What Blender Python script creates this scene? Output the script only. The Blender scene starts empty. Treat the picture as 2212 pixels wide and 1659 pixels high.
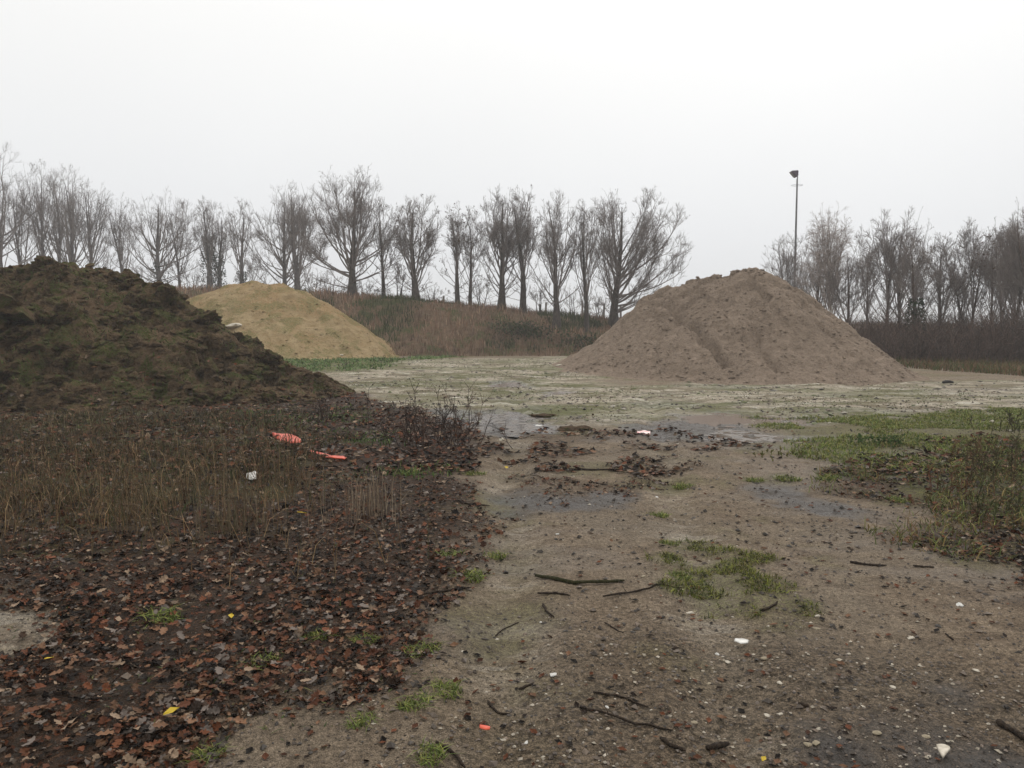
import bpy, math
import numpy as np

# ------------------------------------------------------------------ camera, sky, sun, exposure
sc = bpy.context.scene
PITCH = math.radians(4.2)
EYE = 1.6
FPX, CX, CY = 1703.0, 1106.0, 829.5
cd = bpy.data.cameras.new('camera'); cam = bpy.data.objects.new('camera', cd)
sc.collection.objects.link(cam)
cam.location = (0, 0, EYE); cam.rotation_euler = (math.pi/2 - PITCH, 0, 0)
cd.sensor_width = 36.0; cd.lens = 36.0*FPX/2212.0; cd.clip_start = 0.05; cd.clip_end = 2500
sc.camera = cam
w = bpy.data.worlds.new('World'); sc.world = w; w.use_nodes = True
nt = w.node_tree; nt.nodes.clear()
SUN_EL, SUN_AZ = math.radians(48), math.radians(20)
sky = nt.nodes.new('ShaderNodeTexSky'); sky.sky_type = 'NISHITA'; sky.sun_disc = False
sky.sun_elevation = SUN_EL; sky.sun_rotation = SUN_AZ; sky.air_density = 1.0; sky.dust_density = 6.0
skl = nt.nodes.new('ShaderNodeVectorMath'); skl.operation = 'SCALE'; skl.inputs[3].default_value = 0.1
hs = nt.nodes.new('ShaderNodeHueSaturation'); hs.inputs['Saturation'].default_value = 0.25
tc = nt.nodes.new('ShaderNodeTexCoord'); sp = nt.nodes.new('ShaderNodeSeparateXYZ')
rp = nt.nodes.new('ShaderNodeValToRGB')
rp.color_ramp.elements[0].position = 0.0; rp.color_ramp.elements[0].color = (.665, .68, .70, 1)
rp.color_ramp.elements[1].position = 1.0; rp.color_ramp.elements[1].color = (1.25, 1.22, 1.16, 1)
for pos, c in ((.12, (.70, .71, .725, 1)), (.34, (.81, .81, .80, 1)), (.6, (1., .99, .965, 1))):
    e = rp.color_ramp.elements.new(pos); e.color = c
nz = nt.nodes.new('ShaderNodeTexNoise'); nz.inputs['Scale'].default_value = 1.3; nz.inputs['Detail'].default_value = 3
mr = nt.nodes.new('ShaderNodeMapRange'); mr.inputs[3].default_value = .92; mr.inputs[4].default_value = 1.08
ms = nt.nodes.new('ShaderNodeVectorMath'); ms.operation = 'SCALE'
mx = nt.nodes.new('ShaderNodeMix'); mx.data_type = 'RGBA'; mx.inputs[0].default_value = 0.93
bg = nt.nodes.new('ShaderNodeBackground'); bg.inputs[1].default_value = 1.0
wo = nt.nodes.new('ShaderNodeOutputWorld')
L = nt.links.new
L(sky.outputs[0], skl.inputs[0]); L(skl.outputs[0], hs.inputs['Color'])
L(tc.outputs['Generated'], sp.inputs[0]); L(sp.outputs[2], rp.inputs[0])
L(tc.outputs['Generated'], nz.inputs['Vector']); L(nz.outputs[0], mr.inputs[0])
L(rp.outputs[0], ms.inputs[0]); L(mr.outputs[0], ms.inputs[3])
L(hs.outputs[0], mx.inputs[6]); L(ms.outputs[0], mx.inputs[7])
L(mx.outputs[2], bg.inputs[0]); L(bg.outputs[0], wo.inputs[0])
sl = bpy.data.lights.new('sun', 'SUN'); sl.energy = 0.9; sl.angle = math.radians(35); sl.color = (1, .96, .91)
so = bpy.data.objects.new('sun', sl); sc.collection.objects.link(so)
so.rotation_euler = (math.pi/2 - SUN_EL, 0, math.pi - SUN_AZ)
sc.view_settings.view_transform = 'Standard'; sc.view_settings.look = 'None'
sc.view_settings.gamma = 1; sc.view_settings.exposure = 0.3; sc.view_settings.use_curve_mapping = False
sc.cycles.use_denoising = True
sc.cycles.max_bounces = 4; sc.cycles.diffuse_bounces = 2; sc.cycles.glossy_bounces = 2
sc.cycles.volume_bounces = 1; sc.cycles.transparent_max_bounces = 4
sc.cycles.use_light_tree = False

# ------------------------------------------------------------------ numpy helpers
def rngf(s): return np.random.default_rng(s)
def _h(i, j, s):
    n = (i.astype(np.int64)*374761393 + j.astype(np.int64)*668265263 + s*1274126177) & 0x7fffffff
    n = ((n ^ (n >> 13))*1274126177) & 0x7fffffff
    return ((n ^ (n >> 16)) & 0xffff)/65535.0
def vnoise(x, y, s=0):
    i = np.floor(x); j = np.floor(y); u = x-i; v = y-j
    u = u*u*u*(u*(u*6-15)+10); v = v*v*v*(v*(v*6-15)+10)
    i = i.astype(np.int64); j = j.astype(np.int64)
    a = _h(i, j, s); b = _h(i+1, j, s); c = _h(i, j+1, s); d = _h(i+1, j+1, s)
    return (a*(1-u)+b*u)*(1-v)+(c*(1-u)+d*u)*v
def fbm(x, y, s=0, o=4, g=.5):
    t = 0; a = 1; n = 0
    for k in range(o):
        t = t+a*(vnoise(x*2**k+k*17.3, y*2**k-k*9.1, s+k)-.5); n += a; a *= g
    return 2*t/n
def sst(a, b, x):
    t = np.clip((x-a)/(b-a), 0, 1); return t*t*(3-2*t)
def clodn(x, y, s=0):
    return np.abs(fbm(x, y, s, 3))

def base_z(x, y):
    return .15*sst(18, 36, y)

def ray(px, py):
    dx = (px-CX)/FPX; du = (CY-py)/FPX
    return dx, math.cos(PITCH)+math.sin(PITCH)*du, -math.sin(PITCH)+math.cos(PITCH)*du
def G(px, py):
    dx, dy, dz = ray(px, py); z = 0.0
    for _ in range(8):
        t = (z-EYE)/dz; x, y = dx*t, dy*t; z = float(base_z(x, y))
    return x, y
def P(px, py, Y):
    dx, dy, dz = ray(px, py); t = Y/dy
    return np.array([dx*t, Y, EYE+dz*t])
def PX(px, Y): return P(px, 705, Y)[0]

def poly_sd(x, y, poly):
    poly = np.array(poly, float); n = len(poly)
    d = np.full(np.shape(x), 1e9); ins = np.zeros(np.shape(x), bool)
    for a in range(n):
        p = poly[a]; q = poly[(a+1) % n]; e = q-p
        wx = x-p[0]; wy = y-p[1]
        t = np.clip((wx*e[0]+wy*e[1])/max(e@e, 1e-9), 0, 1)
        d = np.minimum(d, (wx-e[0]*t)**2+(wy-e[1]*t)**2)
        c = ((p[1] > y) != (q[1] > y))
        with np.errstate(divide='ignore', invalid='ignore'):
            xi = p[0]+(y-p[1])*e[0]/(e[1] if abs(e[1]) > 1e-9 else 1e-9)
        ins ^= (c & (x < xi))
    d = np.sqrt(d)
    return np.where(ins, d, -d)
def pm(x, y, pix, soft=.4, nz=.5, s=0, f=1.2):
    """soft region of the ground whose outline is given as seen corner points"""
    sd = poly_sd(x, y, [G(*p) for p in pix])
    sd = sd+nz*fbm(x*f, y*f, s, 4)
    return sst(-soft, soft, sd)

# ------------------------------------------------------------------ blender helpers
COL = sc.collection
def put(o, parent=None):
    COL.objects.link(o)
    if parent is not None: o.parent = parent
    return o
def mesh_np(name, V, F, mat, attrs=None, smooth=False):
    V = np.ascontiguousarray(V, np.float32); F = np.ascontiguousarray(F, np.int32)
    me = bpy.data.meshes.new(name); k = F.shape[1]
    me.vertices.add(len(V)); me.vertices.foreach_set('co', V.ravel())
    me.loops.add(F.size); me.loops.foreach_set('vertex_index', F.ravel())
    me.polygons.add(len(F)); me.polygons.foreach_set('loop_start', np.arange(0, F.size, k, dtype=np.int32))
    me.polygons.foreach_set('loop_total', np.full(len(F), k, np.int32))
    me.polygons.foreach_set('use_smooth', np.full(len(F), smooth, bool))
    for an, av in (attrs or {}).items():
        a = me.color_attributes.new(an, 'FLOAT_COLOR', 'POINT')
        c = np.ones((len(V), 4), np.float32); c[:, :3] = av; a.data.foreach_set('color', c.ravel())
    me.update(calc_edges=True); me.validate(); me.materials.append(mat)
    return me
def obj(name, V, F, mat, parent=None, attrs=None, smooth=False):
    return put(bpy.data.objects.new(name, mesh_np(name, V, F, mat, attrs, smooth)), parent)
def tag(o, label=None, cat=None, group=None, kind=None):
    if label: o['label'] = label
    if cat: o['category'] = cat
    if group: o['group'] = group
    if kind: o['kind'] = kind
    return o
def empty(name, loc, label=None, cat=None, group=None):
    o = bpy.data.objects.new(name, None); o.location = loc; o.empty_display_size = .1
    COL.objects.link(o); return tag(o, label, cat, group)

def norm(v): return v/np.maximum(np.linalg.norm(v, axis=-1, keepdims=True), 1e-9)
def tubes(P_, R_, sides=4, tip=True):
    """P_ (n,k,3), R_ (n,k) -> V, F(tri)"""
    n, k, _ = P_.shape
    T = np.empty_like(P_); T[:, 1:-1] = P_[:, 2:]-P_[:, :-2]; T[:, 0] = P_[:, 1]-P_[:, 0]; T[:, -1] = P_[:, -1]-P_[:, -2]
    T = norm(T); m = norm(P_[:, -1]-P_[:, 0])[:, None, :]
    ref = np.where(np.abs(m[..., 2:3]) > .8, np.array([1., .1, 0]), np.array([0, .1, 1.]))
    U = norm(np.cross(T, np.broadcast_to(ref, T.shape))); W = np.cross(T, U)
    a = np.arange(sides)*2*math.pi/sides
    V = P_[:, :, None, :]+R_[:, :, None, None]*(np.cos(a)[None, None, :, None]*U[:, :, None, :]+np.sin(a)[None, None, :, None]*W[:, :, None, :])
    V = V.reshape(-1, 3)
    b = np.arange(n)[:, None, None]*k*sides+np.arange(k-1)[None, :, None]*sides
    i = np.arange(sides)[None, None, :]; j = (i+1) % sides
    A = (b+i); B = (b+j); C = B+sides; D = A+sides
    F = np.concatenate([np.stack([A, B, C], -1).reshape(-1, 3), np.stack([A, C, D], -1).reshape(-1, 3)])
    if tip:
        lb = (np.arange(n)*k*sides+(k-1)*sides)
        caps = [np.stack([lb, lb+q, lb+q+1], -1) for q in range(1, sides-1)]
        F = np.concatenate([F]+caps)
    return V, F
class Acc:
    def __init__(s): s.V = []; s.F = []; s.C = []; s.n = 0
    def add(s, V, F, C=None):
        V = np.asarray(V, float)
        s.V.append(V); s.F.append(np.asarray(F)+s.n); s.n += len(V)
        if C is not None: s.C.append(np.broadcast_to(C, (len(V), 3)))
    def obj(s, name, mat, parent=None, smooth=False):
        V = np.concatenate(s.V); F = np.concatenate(s.F)
        at = {'col': np.concatenate(s.C)} if s.C else None
        return obj(name, V, F, mat, parent, at, smooth)

# ------------------------------------------------------------------ materials
class NB:
    def __init__(s, name, rough=.8, spec=.3):
        s.m = bpy.data.materials.new(name); s.m.use_nodes = True; s.t = s.m.node_tree
        s.b = s.t.nodes['Principled BSDF']; s.b.inputs['Roughness'].default_value = rough
        s.b.inputs['Specular IOR Level'].default_value = spec
        s.tc = s.n('ShaderNodeTexCoord')
    def n(s, k): return s.t.nodes.new(k)
    def l(s, a, b): s.t.links.new(a, b)
    def val(s, x, sock):
        if isinstance(x, (int, float)): sock.default_value = x
        elif isinstance(x, tuple): sock.default_value = (*x, 1) if len(x) == 3 and sock.type == 'RGBA' else x
        else: s.l(x, sock)
    def noise(s, scale, detail=4, rough=.55, vec=None, dist=0, col=False):
        q = s.n('ShaderNodeTexNoise'); q.inputs['Scale'].default_value = scale; q.inputs['Detail'].default_value = detail
        q.inputs['Roughness'].default_value = rough; q.inputs['Distortion'].default_value = dist
        s.l(vec or s.tc.outputs['Object'], q.inputs['Vector']); return q.outputs[1 if col else 0]
    def voro(s, scale, out='Distance', vec=None, rnd=1.0):
        q = s.n('ShaderNodeTexVoronoi'); q.inputs['Scale'].default_value = scale; q.inputs['Randomness'].default_value = rnd
        s.l(vec or s.tc.outputs['Object'], q.inputs['Vector']); return q.outputs[out]
    def rng(s, x, a, b, c=0., d=1.):
        q = s.n('ShaderNodeMapRange'); s.l(x, q.inputs[0]); q.interpolation_type = 'SMOOTHSTEP'
        for i, v in enumerate((a, b, c, d)): q.inputs[i+1].default_value = v
        return q.outputs[0]
    def mix(s, f, a, b, mode='MIX'):
        q = s.n('ShaderNodeMix'); q.data_type = 'RGBA'; q.blend_type = mode; q.clamp_factor = True
        s.val(f, q.inputs[0]); s.val(a, q.inputs[6]); s.val(b, q.inputs[7]); return q.outputs[2]
    def math(s, op, a, b=0.):
        q = s.n('ShaderNodeMath'); q.operation = op; s.val(a, q.inputs[0]); s.val(b, q.inputs[1]); return q.outputs[0]
    def attr(s, name):
        q = s.n('ShaderNodeAttribute'); q.attribute_name = name; return q.outputs['Color']
    def sep(s, c):
        q = s.n('ShaderNodeSeparateColor'); s.l(c, q.inputs[0]); return q.outputs
    def bump(s, h, dist=.01, strength=1., prev=None):
        q = s.n('ShaderNodeBump'); q.inputs['Distance'].default_value = dist; q.inputs['Strength'].default_value = strength
        s.l(h, q.inputs['Height'])
        if prev is not None: s.l(prev, q.inputs['Normal'])
        return q.outputs[0]
    def scl(s, v):
        q = s.n('ShaderNodeMapping'); q.inputs['Scale'].default_value = v; s.l(s.tc.outputs['Object'], q.inputs[0]); return q.outputs[0]
    def out(s, col=None, rough=None, nrm=None):
        if col is not None: s.val(col, s.b.inputs['Base Color'])
        if rough is not None: s.val(rough, s.b.inputs['Roughness'])
        if nrm is not None: s.l(nrm, s.b.inputs['Normal'])
        return s.m

def mat_ground():
    b = NB('ground', .85, .22)
    A = b.sep(b.attr('m1')); B = b.sep(b.attr('m2'))
    leaf, moss, wet = A[0], A[1], A[2]; pale, grav, dark = B[0], B[1], B[2]
    n1 = b.noise(.9, 5); n2 = b.noise(6, 6, .65); n3 = b.noise(40, 5, .7); n4 = b.noise(170, 3, .6)
    soil = b.mix(b.rng(n2, .35, .65), (.145, .109, .077), (.232, .180, .128))
    soil = b.mix(b.rng(n1, .4, .65, 0, .5), soil, (.18, .15, .112))
    palec = b.mix(b.rng(n2, .38, .62), (.25, .21, .158), (.42, .375, .30))
    streak = b.noise(.8, 7, .7, vec=b.scl((.8, 1.3, 1)), dist=.6); ng = b.noise(.55, 7, .7, dist=.5)
    palec = b.mix(b.rng(streak, .47, .56, 0, .9), palec, (.155, .128, .082))
    palec = b.mix(b.rng(ng, .50, .57, 0, .6), palec, (.115, .118, .052))
    palec = b.mix(b.rng(b.noise(1.7, 6, .7), .56, .62, 0, .8), palec, (.085, .068, .048))
    palec = b.mix(b.rng(b.noise(1.1, 7, .7, vec=b.scl((.6, 1.8, 1)), dist=.8), .56, .62, 0, .85), palec, (.50, .47, .40))
    c = b.mix(pale, soil, palec)
    gravel_vignette = b.mix(b.rng(n3, .4, .62), (.032, .024, .016), (.120, .088, .060))  # dark gravel, its colour deepened further to paint in lens vignette at bottom right
    c = b.mix(b.math('MULTIPLY', grav, b.rng(n2, .3, .7, .25, .9)), c, gravel_vignette)
    c = b.mix(b.math('MULTIPLY', dark, b.rng(n3, .3, .6, .6, 1.)), c, (.034, .029, .026))
    lc = b.mix(b.rng(n3, .35, .65), (.012, .008, .006), (.060, .034, .021))
    c = b.mix(b.math('MULTIPLY', leaf, b.rng(n3, .3, .55, .65, 1.)), c, lc)
    mc = b.mix(b.rng(n3, .35, .65), (.035, .048, .010), (.105, .120, .030))
    c = b.mix(b.math('MULTIPLY', moss, b.rng(n3, .35, .55)), c, mc)
    # small dark and light specks: bits of leaf and grit
    c = b.mix(b.math('MULTIPLY', b.rng(b.voro(26), .10, .22, 1., 0.), b.rng(n2, .42, .6)), c, (.04, .03, .022))
    c = b.mix(b.math('MULTIPLY', b.rng(b.voro(75), .16, .30, .9, 0.), b.rng(b.noise(18), .48, .6)), c, (.045, .035, .028))
    c = b.mix(b.math('MULTIPLY', b.rng(b.voro(95), .10, .20, .8, 0.), b.rng(b.noise(22, 2), .56, .66)), c, (.42, .38, .32))
    c = b.mix(.75, c, b.mix(b.rng(n4, .32, .68), (.2, .2, .2), (.8, .8, .8)), 'OVERLAY')
    c = b.mix(.6, c, b.mix(b.rng(n3, .35, .65), (.25, .25, .25), (.75, .75, .75)), 'OVERLAY')
    wf = b.math('MULTIPLY', wet, b.rng(n2, .3, .6, .4, 1.))
    c = b.mix(wf, c, b.mix(1., c, (.46, .42, .39), 'MULTIPLY'))
    rgh = b.math('SUBTRACT', .82, b.math('MULTIPLY', wf, .62))
    rgh = b.math('SUBTRACT', rgh, b.math('MULTIPLY', b.rng(n1, .35, .7, 0., .18), b.math('SUBTRACT', 1., leaf)))
    h = b.math('ADD', b.math('MULTIPLY', n3, .7), b.math('MULTIPLY', n4, .35))
    nr = b.bump(h, .035, 1.); nr = b.bump(n2, .06, .7, nr)
    sp_ = b.math('MULTIPLY', b.math('ADD', wf, .12), .5); b.l(sp_, b.b.inputs['Specular IOR Level'])
    return b.out(c, rgh, nr)
def mat_heap(name, c1, c2, c3, c4=None, fs=1.0, rough=.9):
    b = NB(name, rough, .06)
    n1 = b.noise(.8*fs, 5); n2 = b.noise(4*fs, 6, .65); n3 = b.noise(22*fs, 5, .7); n4 = b.noise(90, 3)
    c = b.mix(b.rng(n2, .35, .65), c1, c2)
    c = b.mix(b.rng(n1, .45, .62), c, b.mix(b.rng(n3, .3, .7), c3, c2))
    if c4: c = b.mix(b.math('MULTIPLY', b.rng(b.noise(1.6*fs, 5, .6, dist=.4), .48, .60), b.rng(n3, .38, .55)), c, c4)
    fl = b.voro(11*fs, vec=b.scl((1., 1., 2.6)))  # flecks here and below: small shadowed spots painted darker into the surface colour
    c = b.mix(b.math('MULTIPLY', b.rng(fl, .06, .30, .65, 0.), b.rng(b.noise(2.2*fs, 5, .7), .50, .60)), c, b.mix(1., c, (.45, .42, .4), 'MULTIPLY'))
    f2 = b.noise(6.5*fs, 6, .75, vec=b.scl((1., 1., 2.4)), dist=.5)
    c = b.mix(b.math('MULTIPLY', b.rng(f2, .56, .66), b.rng(b.noise(.9*fs, 4), .38, .58)), c, b.mix(1., c, (.50, .46, .43), 'MULTIPLY'))
    c = b.mix(.5, c, b.mix(b.rng(n4, .3, .7), (.25, .25, .25), (.75, .75, .75)), 'OVERLAY')
    nr = b.bump(n3, .09, 1.); nr = b.bump(n2, .2, .8, nr)
    return b.out(c, None, nr)
def mat_attr(name, rough=.7, spec=.3, ns=30, gain=1.):
    b = NB(name, rough, spec)
    c = b.attr('col')
    c = b.mix(.5, c, b.mix(b.rng(b.noise(ns, 3), .3, .7), (.3, .3, .3), (.7, .7, .7)), 'OVERLAY')
    return b.out(c)
def mat_bark(name, c1, c2, ns=6):
    b = NB(name, .9, .15)
    n = b.noise(ns, 5, .6, vec=b.scl((3, 3, .7)))
    return b.out(b.mix(b.rng(n, .35, .65), c1, c2), None, b.bump(n, .03, .8))
def mat_plain(name, c1, c2, ns=12, rough=.6, spec=.4, bd=.004):
    b = NB(name, rough, spec); n = b.noise(ns, 5, .6)
    return b.out(b.mix(b.rng(n, .35, .65), c1, c2), None, b.bump(n, bd, .6))
M_ground = mat_ground()
M_gravelheap = mat_heap('brown_sand', (.235, .180, .135), (.315, .245, .188), (.185, .140, .104), None, 1.0)
M_yellow = mat_heap('yellow_sand', (.27, .192, .098), (.36, .272, .152), (.27, .16, .068), (.19, .165, .07), .6)
M_soil = mat_heap('dark_soil', (.038, .026, .015), (.145, .100, .058), (.19, .125, .078), (.078, .092, .026), 1.3)
M_bank = mat_heap('bank_turf', (.11, .075, .048), (.17, .115, .075), (.095, .062, .04), (.06, .075, .025), .5)
M_attr = mat_attr('plant_colour', .8, .15)
M_leaf = mat_attr('wet_leaf', .6, .08, 60)
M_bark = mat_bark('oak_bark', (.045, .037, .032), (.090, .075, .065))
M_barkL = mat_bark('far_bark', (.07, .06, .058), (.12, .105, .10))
M_barkR = mat_bark('brown_bark', (.060, .044, .037), (.12, .09, .076))
M_twig = mat_bark('twig_bark', (.15, .128, .118), (.22, .19, .176), 2)
M_birch = mat_bark('birch_bark', (.42, .38, .34), (.70, .66, .60), 4)
M_birchtw = mat_bark('birch_twig', (.24, .20, .18), (.38, .33, .30), 2)
M_stick = mat_bark('stick_bark', (.018, .013, .010), (.045, .032, .022), 20)
M_moss = mat_bark('mossy_bark', (.022, .024, .008), (.04, .035, .015), 20)
M_stone = mat_plain('pale_stone', (.36, .32, .25), (.52, .47, .39), 30, .6)
M_white = mat_plain('white_scrap', (.42, .41, .38), (.60, .59, .56), 20, .4)
M_tan = mat_plain('tan_stone', (.20, .165, .11), (.30, .25, .17), 30, .7)
M_red = mat_plain('orange_red_plastic', (.50, .050, .020), (.62, .095, .040), 9, .35, .5)
M_steel = mat_plain('mast_steel', (.10, .10, .105), (.15, .15, .155), 3, .5)
M_lamp = mat_plain('lamp_housing', (.055, .035, .055), (.08, .055, .08), 3, .5)
M_glass = mat_plain('lamp_glass', (.25, .25, .27), (.3, .3, .32), 3, .15)
M_black = mat_plain('blackened_wood', (.012, .010, .009), (.03, .026, .022), 10, .7)
M_post = mat_plain('weathered_post', (.12, .10, .09), (.18, .15, .13), 8, .8)
bw = NB('puddle_water', .2, .4); M_water = bw.out(bw.mix(bw.rng(bw.noise(7, 5), .4, .6), (.05, .04, .032), (.10, .078, .06)), bw.rng(bw.noise(5, 5), .4, .62, .10, .5), bw.bump(bw.noise(14, 3), .006, .5))
bw = NB('muddy_water', .22, .5); M_mudwater = bw.out((.115, .078, .056), None, bw.bump(bw.noise(10, 3), .003, .3))

# ------------------------------------------------------------------ ground
POOLS = [  # name, pixel outline, muddy
    ([(985, 893), (1040, 884), (1110, 892), (1180, 903), (1190, 918), (1165, 930), (1110, 932), (1060, 922), (1020, 910)], False),
    ([(1470, 898), (1540, 893), (1640, 897), (1765, 904), (1740, 914), (1640, 917), (1520, 910)], True),
    ([(1050, 826), (1110, 823), (1150, 828), (1140, 835), (1080, 834)], True),
    ([(1165, 846), (1215, 844), (1225, 850), (1180, 853)], True),
    ([(1500, 930), (1560, 920), (1650, 930), (1690, 943), (1640, 950), (1540, 942)], False),
]
LEAFP = [(-500, 1700), (-500, 900), (300, 880), (760, 850), (880, 880), (1020, 930), (1040, 960), (1005, 1060), (1020, 1130), (970, 1190), (950, 1290), (870, 1360), (830, 1470), (720, 1540), (480, 1590), (300, 1720), (-100, 1900)]
LEAFB = [(1000, 915), (1180, 925), (1400, 925), (1560, 945), (1700, 975), (1560, 968), (1420, 958), (1405, 1030), (1340, 1035), (1335, 965), (1250, 955), (1240, 1000), (1290, 1060), (1175, 1090), (1150, 1000), (1140, 955)]
LEAFR = [(1860, 1020), (2080, 955), (2500, 930), (2900, 1600), (2350, 1400), (2180, 1250), (2080, 1180), (1960, 1100)]
GREENR = [(1600, 915), (1760, 903), (1960, 895), (2150, 890), (2600, 870), (2700, 1200), (2260, 1180), (2060, 1090), (1960, 1040), (1780, 990), (1620, 950)]
GRASSL = [(-400, 1180), (-400, 890), (300, 880), (600, 900), (640, 960), (560, 1060), (540, 1120), (420, 1160), (200, 1150)]
GREENY = [(560, 800), (600, 768), (850, 772), (1010, 766), (1010, 772), (860, 782), (820, 797), (690, 803)]
MOSSP = [(1455, 1215), (1560, 1180), (1640, 1215), (1715, 1270), (1700, 1300), (1640, 1335), (1540, 1310), (1490, 1262)]
PALE = [(640, 800), (860, 775), (1250, 770), (1300, 830), (2000, 815), (2212, 830), (2900, 840), (2900, 905), (2000, 910), (1700, 915), (1500, 905), (1230, 915), (1000, 890), (820, 875), (700, 840)]
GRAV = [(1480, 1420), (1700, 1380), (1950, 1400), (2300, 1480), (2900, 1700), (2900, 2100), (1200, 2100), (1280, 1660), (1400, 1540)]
DARKS = [[(1650, 1050), (1700, 1052), (1770, 1075), (1850, 1100), (1840, 1112), (1740, 1100), (1680, 1075)],
         [(1090, 1075), (1160, 1055), (1260, 1060), (1330, 1075), (1200, 1100), (1110, 1098)],
         [(940, 880), (1080, 890), (1180, 935), (1060, 940), (960, 915)],
         [(1320, 915), (1500, 905), (1680, 935), (1560, 955), (1380, 945)],
         [(1900, 1560), (2100, 1540), (2400, 1640), (2400, 1760), (1950, 1740)]]
PALEL = [(-300, 1250), (60, 1270), (110, 1330), (60, 1390), (-60, 1440), (-300, 1430)]
RUTS = ((-.05, .1), (.75, 2.9))
def rutx(x0, x1, y): return x0+(x1-x0)*np.clip((y-2)/14, 0, 1)+.12*fbm(y*.4, y*0, 6, 2)
def region(x, y):
    d = {}
    leaf = pm(x, y, LEAFP, .30, .5, 3); leafb = pm(x, y, LEAFB, .25, 1.0, 5, 2.)*.42; leafr = pm(x, y, LEAFR, .45, .9, 7)*.85
    pl = pm(x, y, PALEL, .25, .6, 9, 2.)
    d['leafl'] = leaf*(1-.85*pl); d['leafb'] = leafb; d['leafr'] = leafr
    d['leaf'] = np.maximum(np.maximum(d['leafl'], leafb), leafr)
    d['grassl'] = pm(x, y, GRASSL, 1.1, 1.8, 19)
    d['greenr'] = pm(x, y, GREENR, .5, 1.4, 11); d['greeny'] = pm(x, y, GREENY, .6, 1.2, 13, .8)
    d['mossp'] = pm(x, y, MOSSP, .15, .5, 15, 3.)
    spots = sst(.18, .42, fbm(x*1.1, y*1.1, 21, 4))*sst(2, 5, y)
    pale = pm(x, y, PALE, 1.0, 2.2, 17, .5)
    rut = 0*x
    for x0, x1 in RUTS: rut = np.maximum(rut, np.exp(-((x-rutx(x0, x1, y))/.24)**2))
    d['rut'] = rut*(y < 17)*(y > 0)
    d['pale'] = np.maximum(np.maximum(pale, pl*.45), d['rut']*.38*(1-leaf)*(1-leafb))
    d['moss'] = np.clip(np.maximum.reduce([d['greenr']*.62, d['greeny'], d['mossp']*.5, spots*.35*(1-d['leaf']*.3), d['grassl']*.45, pale*.55*sst(.05, .30, fbm(x*.35, y*1.0, 25, 4))]), 0, 1)
    dk = 0*x
    for i, p in enumerate(DARKS): dk = np.maximum(dk, pm(x, y, p, .25, .6, 31+i, 2.))
    d['dark'] = dk*.85
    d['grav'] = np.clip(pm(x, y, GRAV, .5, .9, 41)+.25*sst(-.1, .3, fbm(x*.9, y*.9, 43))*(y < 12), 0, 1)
    wet = np.maximum(dk*.65, leaf*.06)
    d['pool'] = []
    for i, (p, m) in enumerate(POOLS):
        q = pm(x, y, p, .35, .5, 51+i, 1.5); d['pool'].append(q); wet = np.maximum(wet, sst(.05, .6, q))
    d['wet'] = np.clip(wet+.25*sst(.1, .4, fbm(x*.6, y*1.5, 61))*(y < 22)*(1-leaf), 0, 1)
    return d
def ground_z(x, y, reg=None):
    z = base_z(x, y)+.05*fbm(x*.25, y*.25, 1, 3)*sst(2, 9, y)
    nr = 1-sst(14, 40, y)
    z = z+(.016*fbm(x*2.1, y*2.1, 2, 4)+.011*fbm(x*9, y*9, 4, 4))*(.35+.65*nr)
    # wheel ruts along the track
    for x0, x1 in RUTS:
        c = rutx(x0, x1, y); e = np.exp(-((x-c)/.17)**2); sh = np.exp(-((np.abs(x-c)-.30)/.10)**2)
        z = z+(-.038*e+.014*sh+.006*e*np.sin(y*24+np.abs(x-c)*14))*(y < 20)*(y > 0)
    if reg is not None:
        z = z+reg['leafl']*(.02+.03*clodn(x*3, y*3, 8))*(y < 25)
        z = z+reg['mossp']*.015+reg['greenr']*.03*clodn(x*2, y*2, 9)+reg['grav']*.008*fbm(x*22, y*22, 71, 2)
        z = z+reg['dark']*.03*fbm(x*7, y*7, 72, 3)+reg['pale']*(.022*fbm(x*.7, y*.7, 74, 4)+.030*np.abs(fbm(x*3.2, y*3.2, 75, 3)))*(y < 45)
        for q in reg['pool']: z = z-.055*q+q*.055*fbm(x*3.2, y*3.2, 78, 4)
    return z
def axis_x():
    a = np.arange(0, 5.01, .04); v = [a[-1]]; s = .04
    while v[-1] < 420: s *= 1.045; v.append(v[-1]+s)
    p = np.concatenate([a, v[1:]]); return np.concatenate([-p[:0:-1], p])
def axis_y():
    v = [1.6]
    while v[-1] < 60: v.append(v[-1]*1.0075)
    while v[-1] < 700: v.append(v[-1]*1.06)
    return np.array([-60, -20, -8, -3, -1, 0, .6, 1.1]+v)
gx, gy = axis_x(), axis_y()
X, Y = np.meshgrid(gx, gy); shp = X.shape; X = X.ravel(); Y = Y.ravel()
reg = region(X, Y)
Z = ground_z(X, Y, reg)
def grid_faces(ny, nx):
    i = np.arange(ny-1)[:, None]*nx+np.arange(nx-1)[None, :]; i = i.ravel()
    return np.stack([i, i+1, i+1+nx, i+nx], -1)
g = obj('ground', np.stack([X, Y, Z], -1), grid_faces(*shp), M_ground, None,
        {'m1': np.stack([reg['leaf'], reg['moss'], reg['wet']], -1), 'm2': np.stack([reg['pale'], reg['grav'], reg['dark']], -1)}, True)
tag(g, 'muddy sandy yard with a rutted track running to the heaps', kind='structure')
def gz(x, y):
    x = np.asarray(x, float); y = np.asarray(y, float)
    return ground_z(x, y, region(x, y))

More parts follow.
